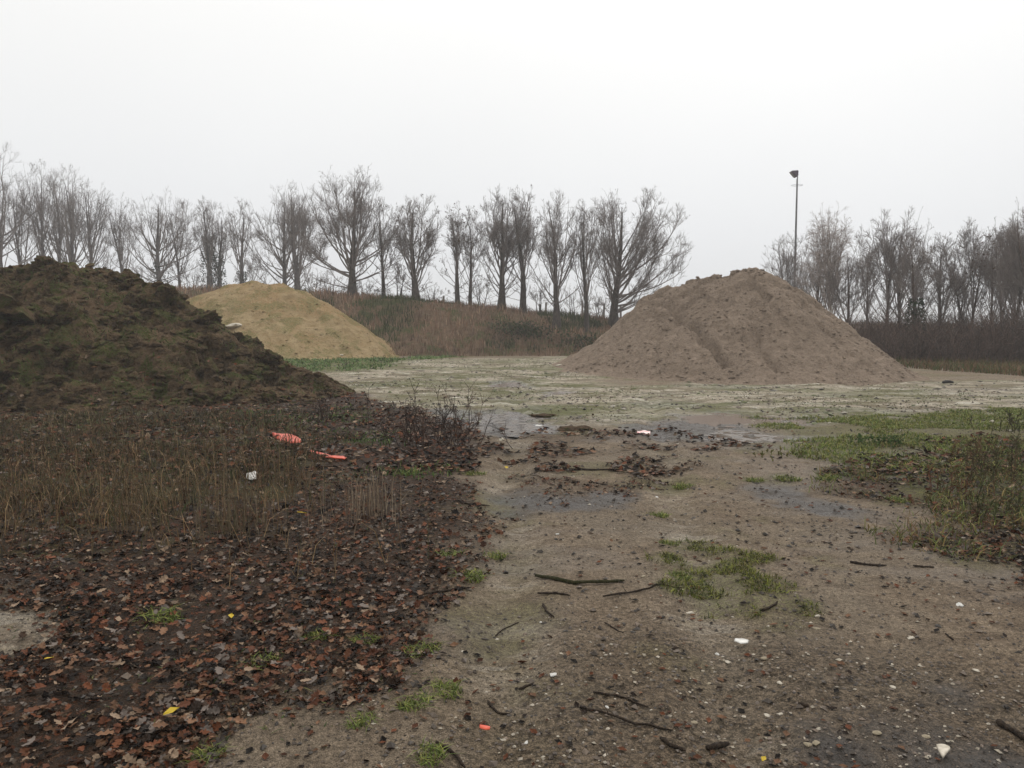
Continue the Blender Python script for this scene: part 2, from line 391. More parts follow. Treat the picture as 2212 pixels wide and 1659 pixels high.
# puddles: level sheets of water lying in the hollows
for i, (pix, mud) in enumerate(POOLS):
    pts = np.array([G(*p) for p in pix]); c = pts.mean(0)
    a = np.linspace(0, 2*math.pi, 49)[:-1]
    R = [np.array([poly for poly in [0]])]
    V = [[c[0], c[1], 0]]
    q = pts-c
    ang = np.arctan2(q[:, 1], q[:, 0]); o = np.argsort(ang); rr = np.interp(a, ang[o], np.hypot(q[o, 0], q[o, 1]), period=2*math.pi)*1.35
    ring = np.stack([c[0]+rr*np.cos(a), c[1]+rr*np.sin(a)], -1)
    xs = ring[:, 0]; ys = ring[:, 1]
    zz = float(np.mean(base_z(pts[:, 0], pts[:, 1])+.05*fbm(pts[:, 0]*.25, pts[:, 1]*.25, 1, 3)*sst(2, 9, pts[:, 1])))-.022
    V = np.concatenate([[[c[0], c[1], zz]], np.stack([xs, ys, np.full(48, zz)], -1)])
    F = [[0, 1+k, 1+(k+1) % 48] for k in range(48)]
    tag(obj('puddle', V, np.array(F), M_mudwater if mud else M_water), ['clear puddle among dead leaves across the track', 'long brown puddle in front of the big brown heap', 'small brown puddle on the pale ground left of the big heap', 'tiny brown puddle between the pale ruts', 'wet dark puddle right of the track beside green grass'][i], kind='structure')

# ------------------------------------------------------------------ bank
CRX = np.array([-80, -34, -21, -11, -5.6, -1.5, 1.2, 5.2, 12, 20, 30, 80.])
CRZ = np.array([4.2, 4.1, 3.75, 3.4, 3.05, 2.68, 2.35, 2.05, 1.85, 1.7, 1.5, 1.4])
def bank_h(x, y):
    C = np.interp(x, CRX, CRZ)
    yb = 38+.8*fbm(x*.15, x*0, 80, 2)+1.5*sst(8, 20, x)
    yc = np.interp(x, [-80, -5, 1, 4, 10, 80], [45, 45.5, 47, 50, 52, 52])
    t = (y-yb)/(yc-yb)
    p = sst(-.05, 1.15, t)
    z = .05+(C-.05)*np.where(t < 1, .35*np.clip(t, 0, 1)+.65*p, 1-0*t)/(.35+.65*sst(-.05, 1.15, 1.0))
    z = np.where(t > 1, .05+(C-.05)-.015*(y-yc), z)
    z = z+(.22*fbm(x*.35, y*.35, 82, 4)+.10*fbm(x*1.2, y*1.2, 83, 3)+.12*np.abs(fbm(x*.8, y*.8, 84, 3)))*sst(0, .25, t)*(1-.6*sst(.7, 1, t))
    return np.where(t < 0, -.4, np.maximum(z, -.4))
bx = np.arange(-78, 78.1, .3); by = np.concatenate([np.arange(36, 56, .25), np.arange(56, 140, 3.)])
X, Y = np.meshgrid(bx, by); shp = X.shape
Zb = bank_h(X.ravel(), Y.ravel())
bk = obj('grass_bank', np.stack([X.ravel(), Y.ravel(), Zb], -1), grid_faces(*shp), M_bank, smooth=True)
tag(bk, 'long low bank of rough brown turf behind the heaps', kind='structure')

# ------------------------------------------------------------------ heaps
def heap_mesh(name, ridge, mat, bounds, nx, ny, nfun, base=None):
    """ridge: (x,y,z, s_left, s_right, s_front) cones of dumped material joined together"""
    x0, x1, y0, y1 = bounds
    X, Y = np.meshgrid(np.linspace(x0, x1, nx), np.linspace(y0, y1, ny))
    def hf(x, y):
        wx = x+.35*fbm(x*.5, y*.5, 91, 3); wy = y+.35*fbm(x*.5+9, y*.5, 92, 3)
        h = np.full(np.shape(x), -9.)
        for (qx, qy, qz, sl_, sr_, sf_) in ridge:
            dx = wx-qx; dy = wy-qy; r = np.hypot(dx, dy)+1e-6
            s = np.where(dx < 0, sl_, sr_)*(dx/r)**2+np.where(dy < 0, sf_, .7)*(dy/r)**2
            rr = np.sqrt(r*r+.25)-.5
            # toe flattens a little
            c = qz-s*rr
            k = 6.0
            m = np.maximum(h, c); h = m+np.log(np.exp(k*(h-m))+np.exp(k*(c-m)))/k*.8
        tz = base(x, y) if base else base_z(x, y)
        hh = h-tz
        toe = np.where(hh < .18, .18*np.exp(np.clip((hh-.18)/.18, -4, 0))-.012*(hh < .18)*np.clip((.18-hh)/.18, 0, 3), hh)
        nz_ = nfun(x, y, toe)
        return tz+toe+nz_*sst(-.02, .5, toe)-.035
    H = hf(X.ravel(), Y.ravel())
    tz = (base(X.ravel(), Y.ravel()) if base else base_z(X.ravel(), Y.ravel()))
    keep = H > tz-.10
    F = grid_faces(ny, nx); F = F[keep[F].any(1)]
    H = np.where(keep, H, tz-.1)
    used = np.unique(F); mp = np.zeros(len(H), int)-1; mp[used] = np.arange(len(used))
    V = np.stack([X.ravel(), Y.ravel(), H], -1)[used]
    o = obj(name, V, mp[F], mat, smooth=True)
    return o, hf
def rp_(px, py, Y, sl_, sr_, sf_):
    p = P(px, py, Y); return (p[0], Y, p[2], sl_, sr_, sf_)
# brown heap on the right
def n_brown(x, y, h):
    gul = -.34*np.exp(-((x-5.75-.45*fbm(y*.8, y*0, 101, 2)+(y-25)*.10)/.15)**2)*sst(.3, .8, h)*sst(2.6, 1.8, h)
    for k_, gx_ in enumerate((4.4, 6.3, 6.9, 8.3, 9.4)): gul_x = gx_+.3*fbm(y*.9, y*0, 140+k_, 3)+(25-y)*.06*(gx_-7); h_ = -.14*np.exp(-((x-gul_x)/.10)**2)*sst(.2, .6, h)*sst(2.9, 1.5, h)*sst(-.2, .3, fbm(x*0, y*.8, 150+k_, 2)); x_g = h_ if k_ == 0 else x_g+h_
    gul2 = -.24*np.exp(-((x-7.3-.35*fbm(y*.9, y*0, 102, 2))/.16)**2)*sst(.3, .6, h)*sst(2.0, 1.4, h)
    step = .22*sst(.0, .12, fbm(x*.55, y*.7, 103, 4))+.12*sst(.05, .12, fbm(x*1.3, y*1.3, 107, 4))
    return .13*fbm(x*.9, y*.9, 104, 4)+.085*fbm(x*2.8, y*2.8, 105, 5)-.10*np.abs(fbm(x*5, y*3.5, 106, 4))+gul+gul2+step*sst(.9, 2.2, h)+x_g
brown_ridge = [rp_(1450, 636, 29.5, .68, .7, .60), rp_(1500, 622, 28.8, .68, .7, .60), rp_(1560, 608, 28, .66, .7, .60), rp_(1600, 599, 27.6, .66, .72, .60),
               rp_(1636, 602, 27.2, .66, .78, .60), rp_(1690, 648, 26.2, .7, .80, .60), rp_(1765, 708, 24.9, .7, .88, .58), rp_(1810, 758, 23.9, .6, .98, .58)]
brown, brown_h = heap_mesh('sand_heap', brown_ridge, M_gravelheap, (-.5, 16.5, 18.5, 35), 300, 280, n_brown)
tag(brown, 'large greyish brown sand heap right of the track, in front of bare trees', 'sand heap')
# yellow heap
def n_yel(x, y, h): return -.06*np.abs(fbm(x*3, y*2, 115, 3))+.10*sst(.0, .15, fbm(x*.5, y*.6, 116, 4))+ .09*fbm(x*.7, y*.7, 111, 4)+.05*fbm(x*2.5, y*2.5, 112, 4)+.05*np.abs(fbm(x*1.1+.8*y, y*.8, 113, 3))+.02*fbm(x*8, y*8, 114, 2)
yel_ridge = [rp_(450, 640, 40, .55, .7, .62), rp_(500, 618, 40.2, .5, .7, .62), rp_(545, 610, 40.2, .6, .6, .62), rp_(600, 616, 40, .6, .6, .62), rp_(650, 630, 39.8, .6, .72, .62), rp_(700, 662, 39, .6, .78, .6), rp_(760, 712, 37.6, .6, .75, .6)]
yel, yel_h = heap_mesh('sand_heap', yel_ridge, M_yellow, (-22, -3, 33, 48), 250, 200, n_yel)
tag(yel, 'yellow sand heap beyond the dark soil, against the grassy bank', 'sand heap')
# dark soil heap on the left
def n_soil(x, y, h):
    cl = np.maximum(0, fbm(x*1.3, y*1.3, 121, 3))
    return .22*fbm(x*.7, y*.7, 122, 4)+.42*cl*sst(.2, .7, h)+.24*np.abs(fbm(x*2.6, y*2.6, 123, 4))+.07*fbm(x*9, y*9, 124, 3)-.08-.30*sst(.22, .42, fbm(x*1.7, y*1.7, 125, 3))
soil_ridge = [rp_(-300, 600, 20, .6, .6, .60), rp_(-100, 585, 20, .6, .6, .62), rp_(40, 574, 20, .6, .6, .62), rp_(100, 560, 20, .6, .6, .62), rp_(160, 575, 19.8, .6, .6, .62), rp_(240, 606, 19.6, .6, .62, .62),
              rp_(300, 640, 19.3, .6, .65, .6), rp_(380, 688, 19, .6, .65, .6), rp_(450, 712, 18.6, .6, .65, .58), rp_(520, 755, 18.3, .6, .62, .55), rp_(590, 787, 18, .6, .6, .55), rp_(640, 826, 17.7, .6, .62, .6)]
soil, soil_h = heap_mesh('soil_heap', soil_ridge, M_soil, (-21, -3.2, 12.5, 27), 380, 300, n_soil)
tag(soil, 'dark lumpy heap of soil with green weeds at the left', 'soil heap')

# ------------------------------------------------------------------ lumps, stones
def ico():
    t = (1+5**.5)/2
    V = np.array([(-1, t, 0), (1, t, 0), (-1, -t, 0), (1, -t, 0), (0, -1, t), (0, 1, t), (0, -1, -t), (0, 1, -t), (t, 0, -1), (t, 0, 1), (-t, 0, -1), (-t, 0, 1)], float)
    F = np.array([(0, 11, 5), (0, 5, 1), (0, 1, 7), (0, 7, 10), (0, 10, 11), (1, 5, 9), (5, 11, 4), (11, 10, 2), (10, 7, 6), (7, 1, 8), (3, 9, 4), (3, 4, 2), (3, 2, 6), (3, 6, 8), (3, 8, 9), (4, 9, 5), (2, 4, 11), (6, 2, 10), (8, 6, 7), (9, 8, 1)])
    return norm(V), F
def ico2():
    V, F = ico(); V = list(map(tuple, V)); cache = {}; G_ = []
    def mid(a, b):
        k = (min(a, b), max(a, b))
        if k not in cache:
            p = np.array(V[a])+np.array(V[b]); p /= np.linalg.norm(p); V.append(tuple(p)); cache[k] = len(V)-1
        return cache[k]
    for a, b, c in F:
        d, e, f = mid(a, b), mid(b, c), mid(c, a); G_ += [(a, d, f), (b, e, d), (c, f, e), (d, e, f)]
    return np.array(V), np.array(G_)
IV, IF = ico(); JV, JF = ico2()
def ico3():
    V, F = JV, JF; V = list(map(tuple, V)); cache = {}; G_ = []
    def mid(a, b):
        k = (min(a, b), max(a, b))
        if k not in cache:
            p = np.array(V[a])+np.array(V[b]); p /= np.linalg.norm(p); V.append(tuple(p)); cache[k] = len(V)-1
        return cache[k]
    for a, b, c in F:
        d, e, f = mid(a, b), mid(b, c), mid(c, a); G_ += [(a, d, f), (b, e, d), (c, f, e), (d, e, f)]
    return np.array(V), np.array(G_)
KV, KF = ico3()
OV = np.array([(1, 0, 0), (0, 1, 0), (-1, 0, 0), (0, -1, 0), (0, 0, 1), (0, 0, -.6)], float)
OF = np.array([(0, 1, 4), (1, 2, 4), (2, 3, 4), (3, 0, 4), (1, 0, 5), (2, 1, 5), (3, 2, 5), (0, 3, 5)])
def rotm(yaw, tilt, az):
    n = len(yaw); c, s = np.cos(yaw), np.sin(yaw); R = np.zeros((n, 3, 3))
    R[:, 0, 0] = c; R[:, 0, 1] = -s; R[:, 1, 0] = s; R[:, 1, 1] = c; R[:, 2, 2] = 1
    k = np.stack([np.cos(az), np.sin(az), 0*az], -1); ct, st = np.cos(tilt), np.sin(tilt); K = np.zeros((n, 3, 3))
    K[:, 0, 2] = k[:, 1]; K[:, 1, 2] = -k[:, 0]; K[:, 2, 0] = -k[:, 1]; K[:, 2, 1] = k[:, 0]
    Q = np.eye(3)[None]+st[:, None, None]*K+(1-ct)[:, None, None]*(K@K)
    return Q@R
def scatter_mesh(acc, TV, TF, pos, scale, R, col=None, jit=0, rng=None):
    n = len(pos)
    V = np.broadcast_to(TV[None], (n,)+TV.shape)
    if jit: V = V*(1+rng.uniform(-jit, jit, (n, len(TV), 1)))
    V = V*scale[:, None, :]; V = np.einsum('nij,nkj->nki', R, V)+pos[:, None, :]
    F = (TF[None]+np.arange(n)[:, None, None]*len(TV)).reshape(-1, 3)
    C = None if col is None else np.repeat(col, len(TV), 0)
    acc.add(V.reshape(-1, 3), F, C)
def lump_mesh(name, seed, mat, amp=.3, flat=.7):
    r = rngf(seed); V = JV.copy()
    for _ in range(5):
        d = norm(r.normal(size=3)); V = V*(1+amp*.5*np.sin(3*(V@d)+r.uniform(0, 6))[:, None])
    V = V*(1+r.uniform(-amp*.35, amp*.35, (len(V), 1))); V[:, 2] *= flat
    return mesh_np(name, V, JF, mat)
# clods on the soil heap
r = rngf(5)
def rough_lump(name, seed, mat, flat):
    V = KV.copy(); o = seed*3.7
    n = fbm(V[:, 0]*1.5+o, V[:, 1]*1.5+V[:, 2]*1.3, seed, 3)*.7+fbm(V[:, 0]*5+o+V[:, 2]*2, V[:, 1]*5-V[:, 2]*4, seed+5, 3)*.35
    V = V*(1+n)[:, None]; V[:, 2] *= flat
    return mesh_np(name, V, KF, mat)
clods = [rough_lump('clod', 200+i, M_soil, .9) for i in range(7)]
cl_px = [(410, 686, 19, .22), (440, 694, 18.8, .25), (462, 708, 18.6, .17), (585, 752, 18, .25), (560, 760, 18.1, .2), (100, 568, 19.5, .3), (280, 605, 19.4, .3), (20, 760, 17, .7), (290, 680, 18.5, .2)]
def front_hit(hf, px, py, y0, y1):
    for yy in np.arange(y0, y1, .1):
        p = P(px, py, yy)
        if p[2] <= hf(np.array([p[0]]), np.array([p[1]]))[0]: return p
    return None
k = 0
for i in range(150):
    if i < len(cl_px):
        p = P(*cl_px[i][:3]); x, y, s = p[0], p[1], cl_px[i][3]
        z = soil_h(np.array([x]), np.array([y]))[0]+s*.15
    else:
        px = r.uniform(-10, 745); py = r.uniform(560, 880)
        p = front_hit(soil_h, px, py, 13, 21)
        if p is None: continue
        x, y, z = p; s = r.uniform(.05, .17) if r.random() < .85 else r.uniform(.17, .28)
        if y > 20: continue
    o = put(bpy.data.objects.new('clod', clods[i % 7]), soil)
    o.location = (x, y, z); o.rotation_euler = (r.uniform(-.5, .5), r.uniform(-.5, .5), r.uniform(0, 6.3)); o.scale = (s*r.uniform(.8, 1.3), s*r.uniform(.8, 1.2), s*r.uniform(.6, 1.))
def heap_bits(hf, n, box, smin, smax, mat, parent, seed, jit=.3, name='crumbs'):
    r = rngf(seed); x = r.uniform(box[0], box[1], n); y = r.uniform(box[2], box[3], n); z = hf(x, y)
    k = z > base_z(x, y)+.02; x, y, z = x[k], y[k], z[k]; n = len(x)
    s = smin+(smax-smin)*r.random(n)**4
    A = Acc(); scatter_mesh(A, IV, IF, np.stack([x, y, z], -1), np.stack([s*r.uniform(.8, 1.4, n), s*r.uniform(.8, 1.4, n), s*.6], -1), rotm(r.uniform(0, 6.3, n), r.uniform(0, .6, n), r.uniform(0, 6.3, n)), None, jit, r)
    return tag(A.obj(name, mat, parent), kind='stuff')
heap_bits(soil_h, 7000, (-15, -3.5, 12.5, 20.5), .02, .13, M_soil, soil, 7)
heap_bits(brown_h, 9000, (0, 14, 19, 29), .006, .06, M_gravelheap, brown, 8)
heap_bits(yel_h, 1500, (-20, -4, 33, 41), .012, .08, M_yellow, yel, 9)

# ------------------------------------------------------------------ haze
hb = np.array([(x, y, z) for x in (-450, 450) for y in (-80, 800) for z in (-1.6, 14.5)], float)
hbF = np.array([(0, 1, 3, 2), (4, 6, 7, 5), (0, 4, 5, 1), (2, 3, 7, 6), (0, 2, 6, 4), (1, 5, 7, 3)])
hm = bpy.data.materials.new('haze'); hm.use_nodes = True; ht = hm.node_tree; ht.nodes.clear()
pv = ht.nodes.new('ShaderNodeVolumePrincipled'); pv.inputs['Density'].default_value = .0016; pv.inputs['Color'].default_value = (.93, .95, .98, 1)
ho = ht.nodes.new('ShaderNodeOutputMaterial'); ht.links.new(pv.outputs[0], ho.inputs['Volume'])
tag(obj('haze', hb, hbF, hm), 'thin winter mist over the yard', kind='stuff')

# ------------------------------------------------------------------ trees
def grow(st, d, ln, k, wob, up, r):
    n = len(st); pts = np.empty((n, k+1, 3)); pts[:, 0] = st; d = d.copy(); stp = (ln/k)[:, None]
    for i in range(k):
        d = norm(d+r.normal(0, wob, (n, 3))+np.array([0, 0, up]))
        pts[:, i+1] = pts[:, i]+d*stp
    return pts
def taper(r0, r1, k, p=1.):
    t = np.linspace(0, 1, k+1)[None]; return r0[:, None]+(r1-r0)[:, None]*t**p
def sample(pts, R, idx, t):
    k = pts.shape[1]-1; f = np.clip(t*k, 0, k-1e-4); i = f.astype(int); u = (f-i)[:, None]
    a = pts[idx, i]; b = pts[idx, i+1]
    return a*(1-u)+b*u, norm(b-a), R[idx, i]*(1-u[:, 0])+R[idx, i+1]*u[:, 0]
def ell(p, d, c, ax):
    """distance along d from p to an ellipsoid"""
    q = (p-c)/ax; e = d/ax; A = (e*e).sum(-1); B = (q*e).sum(-1); C = (q*q).sum(-1)-1
    D = np.maximum(B*B-A*C, 0); return np.maximum((-B+np.sqrt(D))/A, .15)
def side(d, ang, r):
    """turn d by ang about a random axis"""
    n = len(d); v = norm(np.cross(d, norm(r.normal(size=(n, 3))))); return norm(d*np.cos(ang)[:, None]+v*np.sin(ang)[:, None])
def make_tree(seed, H, hw, r0, style='oak', nl=20, dens=1., shift=0., lean=0., low=.08, stems=1, twr=.0036, depth=None, bare=True):
    r = rngf(seed); A = Acc(); B = Acc()
    hw = np.array([hw*(1.22 if style in ('wood', 'birch') or shift > .2 else 1.5), hw*1.2])
    z0 = H*low*.5; c = np.array([shift, 0, (H+z0)/2]); ax = np.array([hw[0], hw[1], (H-z0)/2*1.02])
    if style == 'fan': c[2] = H*.50; ax[2] = H*.51
    # stems
    sd = []; 
    for s in range(stems):
        a = r.uniform(0, 6.28); tl = 0 if stems == 1 else r.uniform(.08, .22)
        sd.append([lean+tl*math.cos(a)+(0 if stems == 1 else (s-(stems-1)/2)*.14), tl*math.sin(a), 1.])
    sd = norm(np.array(sd)); sb = np.zeros((stems, 3)); sb[:, 0] = (np.arange(stems)-(stems-1)/2)*r0*1.3
    sl_ = np.full(stems, H*.90)*r.uniform(.85, 1, stems)
    sl_[0] = H*.88
    K = 12
    P0 = grow(sb, sd, sl_, K, .035, .03, r); t = np.linspace(0, 1, K+1)
    rs = np.full(stems, r0/(stems**.35))
    fork = .22 if style == 'fan' else .42
    R0 = rs[:, None]*np.interp(t, [0, .06, fork, .7, 1], [1.35, 1., .62 if style == 'fan' else .55, .3, .06])[None]
    V, F = tubes(P0, R0, 8); A.add(V, F)
    # limbs: each leaves the stem, swings outward and then climbs to its own place on the crown's outline
    n1 = int(nl*1.55); idx = r.integers(0, stems, n1)
    u = (np.arange(n1)+r.random(n1))/n1
    zt = H*np.interp(u, [0, .2, .5, 1], [low+.10, .42, .74, 1.0])
    shp_ = {'fan': ([0, .1, .35, .6, .8, .93, 1.02], [.40, .62, .95, 1.0, .86, .55, .18]), 'wood': ([0, .2, .5, .8, .95, 1.02], [.35, .55, .85, 1., .6, .2]), 'birch': ([0, .2, .45, .7, .9, 1.02], [.3, .8, 1., .75, .4, .1])}.get(style, ([0, .12, .4, .7, .9, 1.02], [.5, .85, 1., .85, .5, .12]))
    rho = np.interp(zt/H, *shp_)*np.where(r.random(n1) < .72, r.uniform(.86, 1.04, n1), r.uniform(.2, .85, n1))
    az = np.arange(n1)*2.4+r.uniform(-.5, .5, n1)+r.uniform(0, 6.28)
    T_ = np.stack([hw[0]*rho*np.cos(az), hw[1]*rho*np.sin(az), zt], -1)
    if shift > .2: T_[:, 0] = np.where(T_[:, 0] > 0, T_[:, 0]*1.0+shift*(1.15-.25*zt/H), T_[:, 0]*.42)
    T_[:, 0] += lean*zt
    t0 = np.clip((low*.6+(zt/H-low)*r.uniform(.18, .62 if style == 'fan' else .72, n1))/.9, .03, .85)
    st, tg, rr = sample(P0, R0, idx, t0)
    cf = {'fan': .30, 'wood': .45, 'birch': .5}.get(style, .34)
    Cp = st.copy(); Cp[:, :2] += (T_[:, :2]-st[:, :2])*r.uniform(.52, .82, (n1, 1)); Cp[:, 2] += (T_[:, 2]-st[:, 2])*cf*r.uniform(.7, 1.3, n1)
    K = 9; q = np.linspace(0, 1, K+1)[None, :, None]
    P1 = (1-q)**2*st[:, None]+2*q*(1-q)*Cp[:, None]+q*q*T_[:, None]
    nz1 = np.cumsum(r.normal(0, 1, (n1, K+1, 3)), 1)*q; ln = np.linalg.norm(T_-st, axis=1)*1.08
    P1 = P1+nz1*(ln*.013)[:, None, None]
    r1 = np.minimum(rr*.8, (.007+.0088*ln)*(r0/.2)**.5)*r.uniform(.8, 1.15, n1)
    R1 = taper(r1, np.full(n1, twr), K, .85)
    V, F = tubes(P1, R1, 5); B.add(V, F)
    PP, RR = np.concatenate([P1]), R1
    # second order
    def kids(PP, RR, LN, nper, tmin, a0, a1, lf, K, wob, up, sides, rmin, rk=.6, cap=1.02):
        n = len(PP); cnt = np.maximum(1, np.round(nper*LN/LN.mean()*r.uniform(.7, 1.3, n)).astype(int)); idx = np.repeat(np.arange(n), cnt)
        t = tmin+(1-tmin)*r.random(len(idx))**.9; st, tg, rr = sample(PP, RR, idx, t)
        d = side(tg, np.radians(r.uniform(a0, a1, len(idx))), r); d = norm(d+np.array([0, 0, .18 if up > 0 else -.1]))
        ln = np.minimum(LN[idx]*lf*r.uniform(.5, 1.1, len(idx))*(1.1-.6*t), ell(st, d, c, ax)*cap+.12)
        P_ = grow(st, d, ln, K, wob, up, r); R_ = taper(np.minimum(rr*rk+.001, .004+.014*ln)+rmin*.3, np.full(len(idx), rmin), K)
        V, F = tubes(P_, R_, sides, False); B.add(V, F); return P_, R_, ln
    lead = P0[:, 6:]; leadR = R0[:, 6:]; 
    q, qr = P1, R1; 
    P2, R2, L2 = kids(q, qr, ln, 5.6*dens, .28, 18, 48, .36, 4, .14, .025, 4, twr*.9)
    # twigs straight off the leader too
    Pl, Rl, Ll = kids(P0, R0, sl_*.24, 6*dens, .5, 25, 50, .9, 4, .14, .06, 4, twr*.9)
    P2 = np.concatenate([P2, Pl]); R2 = np.concatenate([R2, Rl]); L2 = np.concatenate([L2, Ll])
    up3 = -.05 if style == 'birch' else .04
    P3, R3, L3 = kids(P2, R2, L2, 5.4*dens, .2, 22, 52, .64, 3, .16, up3, 3, twr*.75, .7)
    P4, R4, L4 = kids(P3, R3, L3, 4.4*dens, .2, 18, 46, 1.0, 2, .16, up3*1.0, 3, twr*.6, .8, 1.15)
    return A, B, P3, P4, r
LEAFQ = np.array([(-.5, 0, 0), (0, -.35, .1), (.5, 0, 0), (0, .35, .1)]); LEAFQF = np.array([(0, 1, 2), (0, 2, 3)])
def plant_tree(px, Yd, top, hwpx, r0px, label, group, seed, mats, style='oak', name='bare_tree', ivy=0, leaves=0, base=None, **kw):
    x = PX(px, Yd); sc_ = Yd/FPX
    z = base if base is not None else float(bank_h(np.array([x]), np.array([Yd]))[0])
    if z < 0: z = float(gz([x], [Yd])[0])
    zt = P(px, top, Yd)[2]; H = zt-z
    A, B, P3, P4, r = make_tree(seed, H, hwpx*sc_, r0px*sc_, style, **kw)
    t = empty(name, (x, Yd, z-.08), label, 'tree', group)
    A.obj('trunk', mats[0], t, True); B.obj('crown', mats[1], t)
    if ivy:
        n = int(700*ivy); zz = r.random(n)**.8*H*ivy*.45; th = r.uniform(0, 6.28, n); rr = r0px*sc_*(1.1+1.5*r.random(n)*np.sin(np.clip(zz/(H*ivy*.45), 0, 1)*2.6+.4)+.2)
        pos = np.stack([rr*np.cos(th)+kw.get('lean', 0)*zz, rr*np.sin(th), zz], -1); s = r.uniform(.08, .16, n)
        I = Acc(); col = np.array([.018, .028, .012])*r.uniform(.5, 1.8, (n, 1)); scatter_mesh(I, LEAFQ, LEAFQF, pos, np.stack([s]*3, -1), rotm(r.uniform(0, 6.3, n), r.uniform(.6, 2.2, n), r.uniform(0, 6.3, n)), col)
        tag(I.obj('ivy', M_attr, t), kind='stuff')
    if leaves:
        tips = P4[r.random(len(P4)) < .6][:, -1]; tips = tips[r.random(len(tips)) < leaves]
        n = len(tips); s = r.uniform(.07, .13, n); I = Acc(); col = np.array([.10, .062, .045])*r.uniform(.5, 1.4, (n, 1))
        scatter_mesh(I, LEAFQ, LEAFQF, tips+r.normal(0, .04, (n, 3)), np.stack([s]*3, -1), rotm(r.uniform(0, 6.3, n), r.uniform(.3, 2.5, n), r.uniform(0, 6.3, n)), col)
        tag(I.obj('withered_leaves', M_attr, t), kind='stuff')
    return t
GM = 'bare trees along the top of the bank'; GL = 'hazy bare trees at the left end of the bank'; GR = 'bare trees in the wood at the right'
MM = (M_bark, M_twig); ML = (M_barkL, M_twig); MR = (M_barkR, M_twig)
# middle row
T = [
 (762, 47, 358, 90, 11, 'tallest bare tree of the bank, broad fan of steep limbs right of the yellow heap', 1, dict(style='fan', nl=28, dens=1.15, low=.05, r=0)),
 (829, 48, 432, 42, 5, 'slim bare tree with sparse brown leaves just right of the tallest tree', 2, dict(nl=16, dens=.8, leaves=.10, low=.05)),
 (899, 47, 416, 46, 10, 'bare oak with thick short trunk and narrow oval crown standing alone on the bank', 3, dict(style='fan', nl=24, dens=1.0, leaves=.05, low=.05)),
 (989, 48, 436, 32, 6, 'thin bare oak with curled brown leaves, left tree of a close pair', 4, dict(nl=18, dens=.85, leaves=.12, low=.04)),
 (1016, 48.5, 440, 30, 4.5, 'slender bare tree, right one of the close pair on the bank', 5, dict(nl=15, dens=.8, leaves=.12, low=.04)),
 (1083, 47.5, 405, 50, 10, 'full crowned bare oak with dark trunk where the bank begins to drop', 6, dict(style='fan', nl=24, dens=1.1, low=.06)),
 (1130, 47.5, 402, 36, 8, 'narrow bare oak with knobbly trunk foot, between two wider oaks', 7, dict(nl=20, dens=.9, low=.06, leaves=.03)),
 (1202, 44.5, 412, 46, 10, 'bare oak with forked candelabra limbs and trunk in front of the bank', 8, dict(style='fan', nl=20, dens=1.0, low=.12)),
 (1268, 44.5, 421, 30, 6, 'straight slim bare oak with trunk in front of the bank beside the brown heap', 9, dict(nl=18, dens=.85, low=.12)),
 (1325, 46.5, 402, 105, 12, 'widest bare oak, its limbs sweeping down right behind the brown heap', 10, dict(style='fan', nl=34, dens=1.2, shift=1.35, low=.07)),
]
for (px, Yd, top, hw, rp0, lab, sd, kw) in T:
    kw.pop('r', None); plant_tree(px, Yd, top, hw, rp0*.95, lab, GM, 900+sd, MM, **kw)
T = [
 (8, 52, 306, 72, 9, 'tall hazy bare tree cut by the left edge of the view', 1, dict(style='fan', nl=24)),
 (58, 56, 372, 40, 5, 'small hazy tree behind the crest of the dark heap', 11, dict(nl=14)),
 (97, 54, 350, 46, 7, 'hazy tree with leaning limbs rising behind the top of the dark heap', 2, dict(nl=18, leaves=.08)),
 (130, 57, 362, 36, 6, 'slim hazy tree second right of the dark heap summit', 3, dict(nl=16, leaves=.08)),
 (160, 54, 356, 58, 9, 'broad hazy tree with reddish crown above the dark slope', 4, dict(style='fan', nl=22, leaves=.1)),
 (204, 56, 384, 42, 7, 'hazy tree with slender trunk above the right dark slope', 5, dict(nl=18, leaves=.06)),
 (269, 58, 412, 34, 6, 'thin hazy pole like tree standing alone behind the dark slope', 6, dict(nl=16)),
 (350, 54, 406, 66, 11, 'flat topped spreading tree with ivy round its forked trunk', 7, dict(style='fan', nl=22, ivy=.8, low=.2)),
 (392, 56, 430, 42, 5, 'small crooked tree between the two ivy clad trees', 8, dict(nl=15)),
 (455, 54, 424, 28, 10, 'narrow tree with ivy covered lower trunk left of the yellow heap', 9, dict(style='wood', nl=18, ivy=1.2)),
 (476, 55, 440, 26, 8, 'narrow ivy clad tree hugging its taller neighbour', 12, dict(style='wood', nl=14, ivy=1.1)),
 (524, 53, 428, 34, 8, 'upright tree with ivy at its foot above the yellow heap', 10, dict(style='wood', nl=18, ivy=.7)),
 (618, 51, 402, 62, 9, 'wide branching tree above the yellow heap summit', 13, dict(style='fan', nl=26, dens=1.05)),
 (646, 50, 390, 44, 10, 'tall dense tree at the right shoulder of the yellow heap', 14, dict(nl=24)),
]
for (px, Yd, top, hw, rp0, lab, sd, kw) in T:
    kw.setdefault('dens', .9); plant_tree(px, Yd*1.25, top, hw, rp0*.8, lab, GL, 1900+sd, ML, **kw)
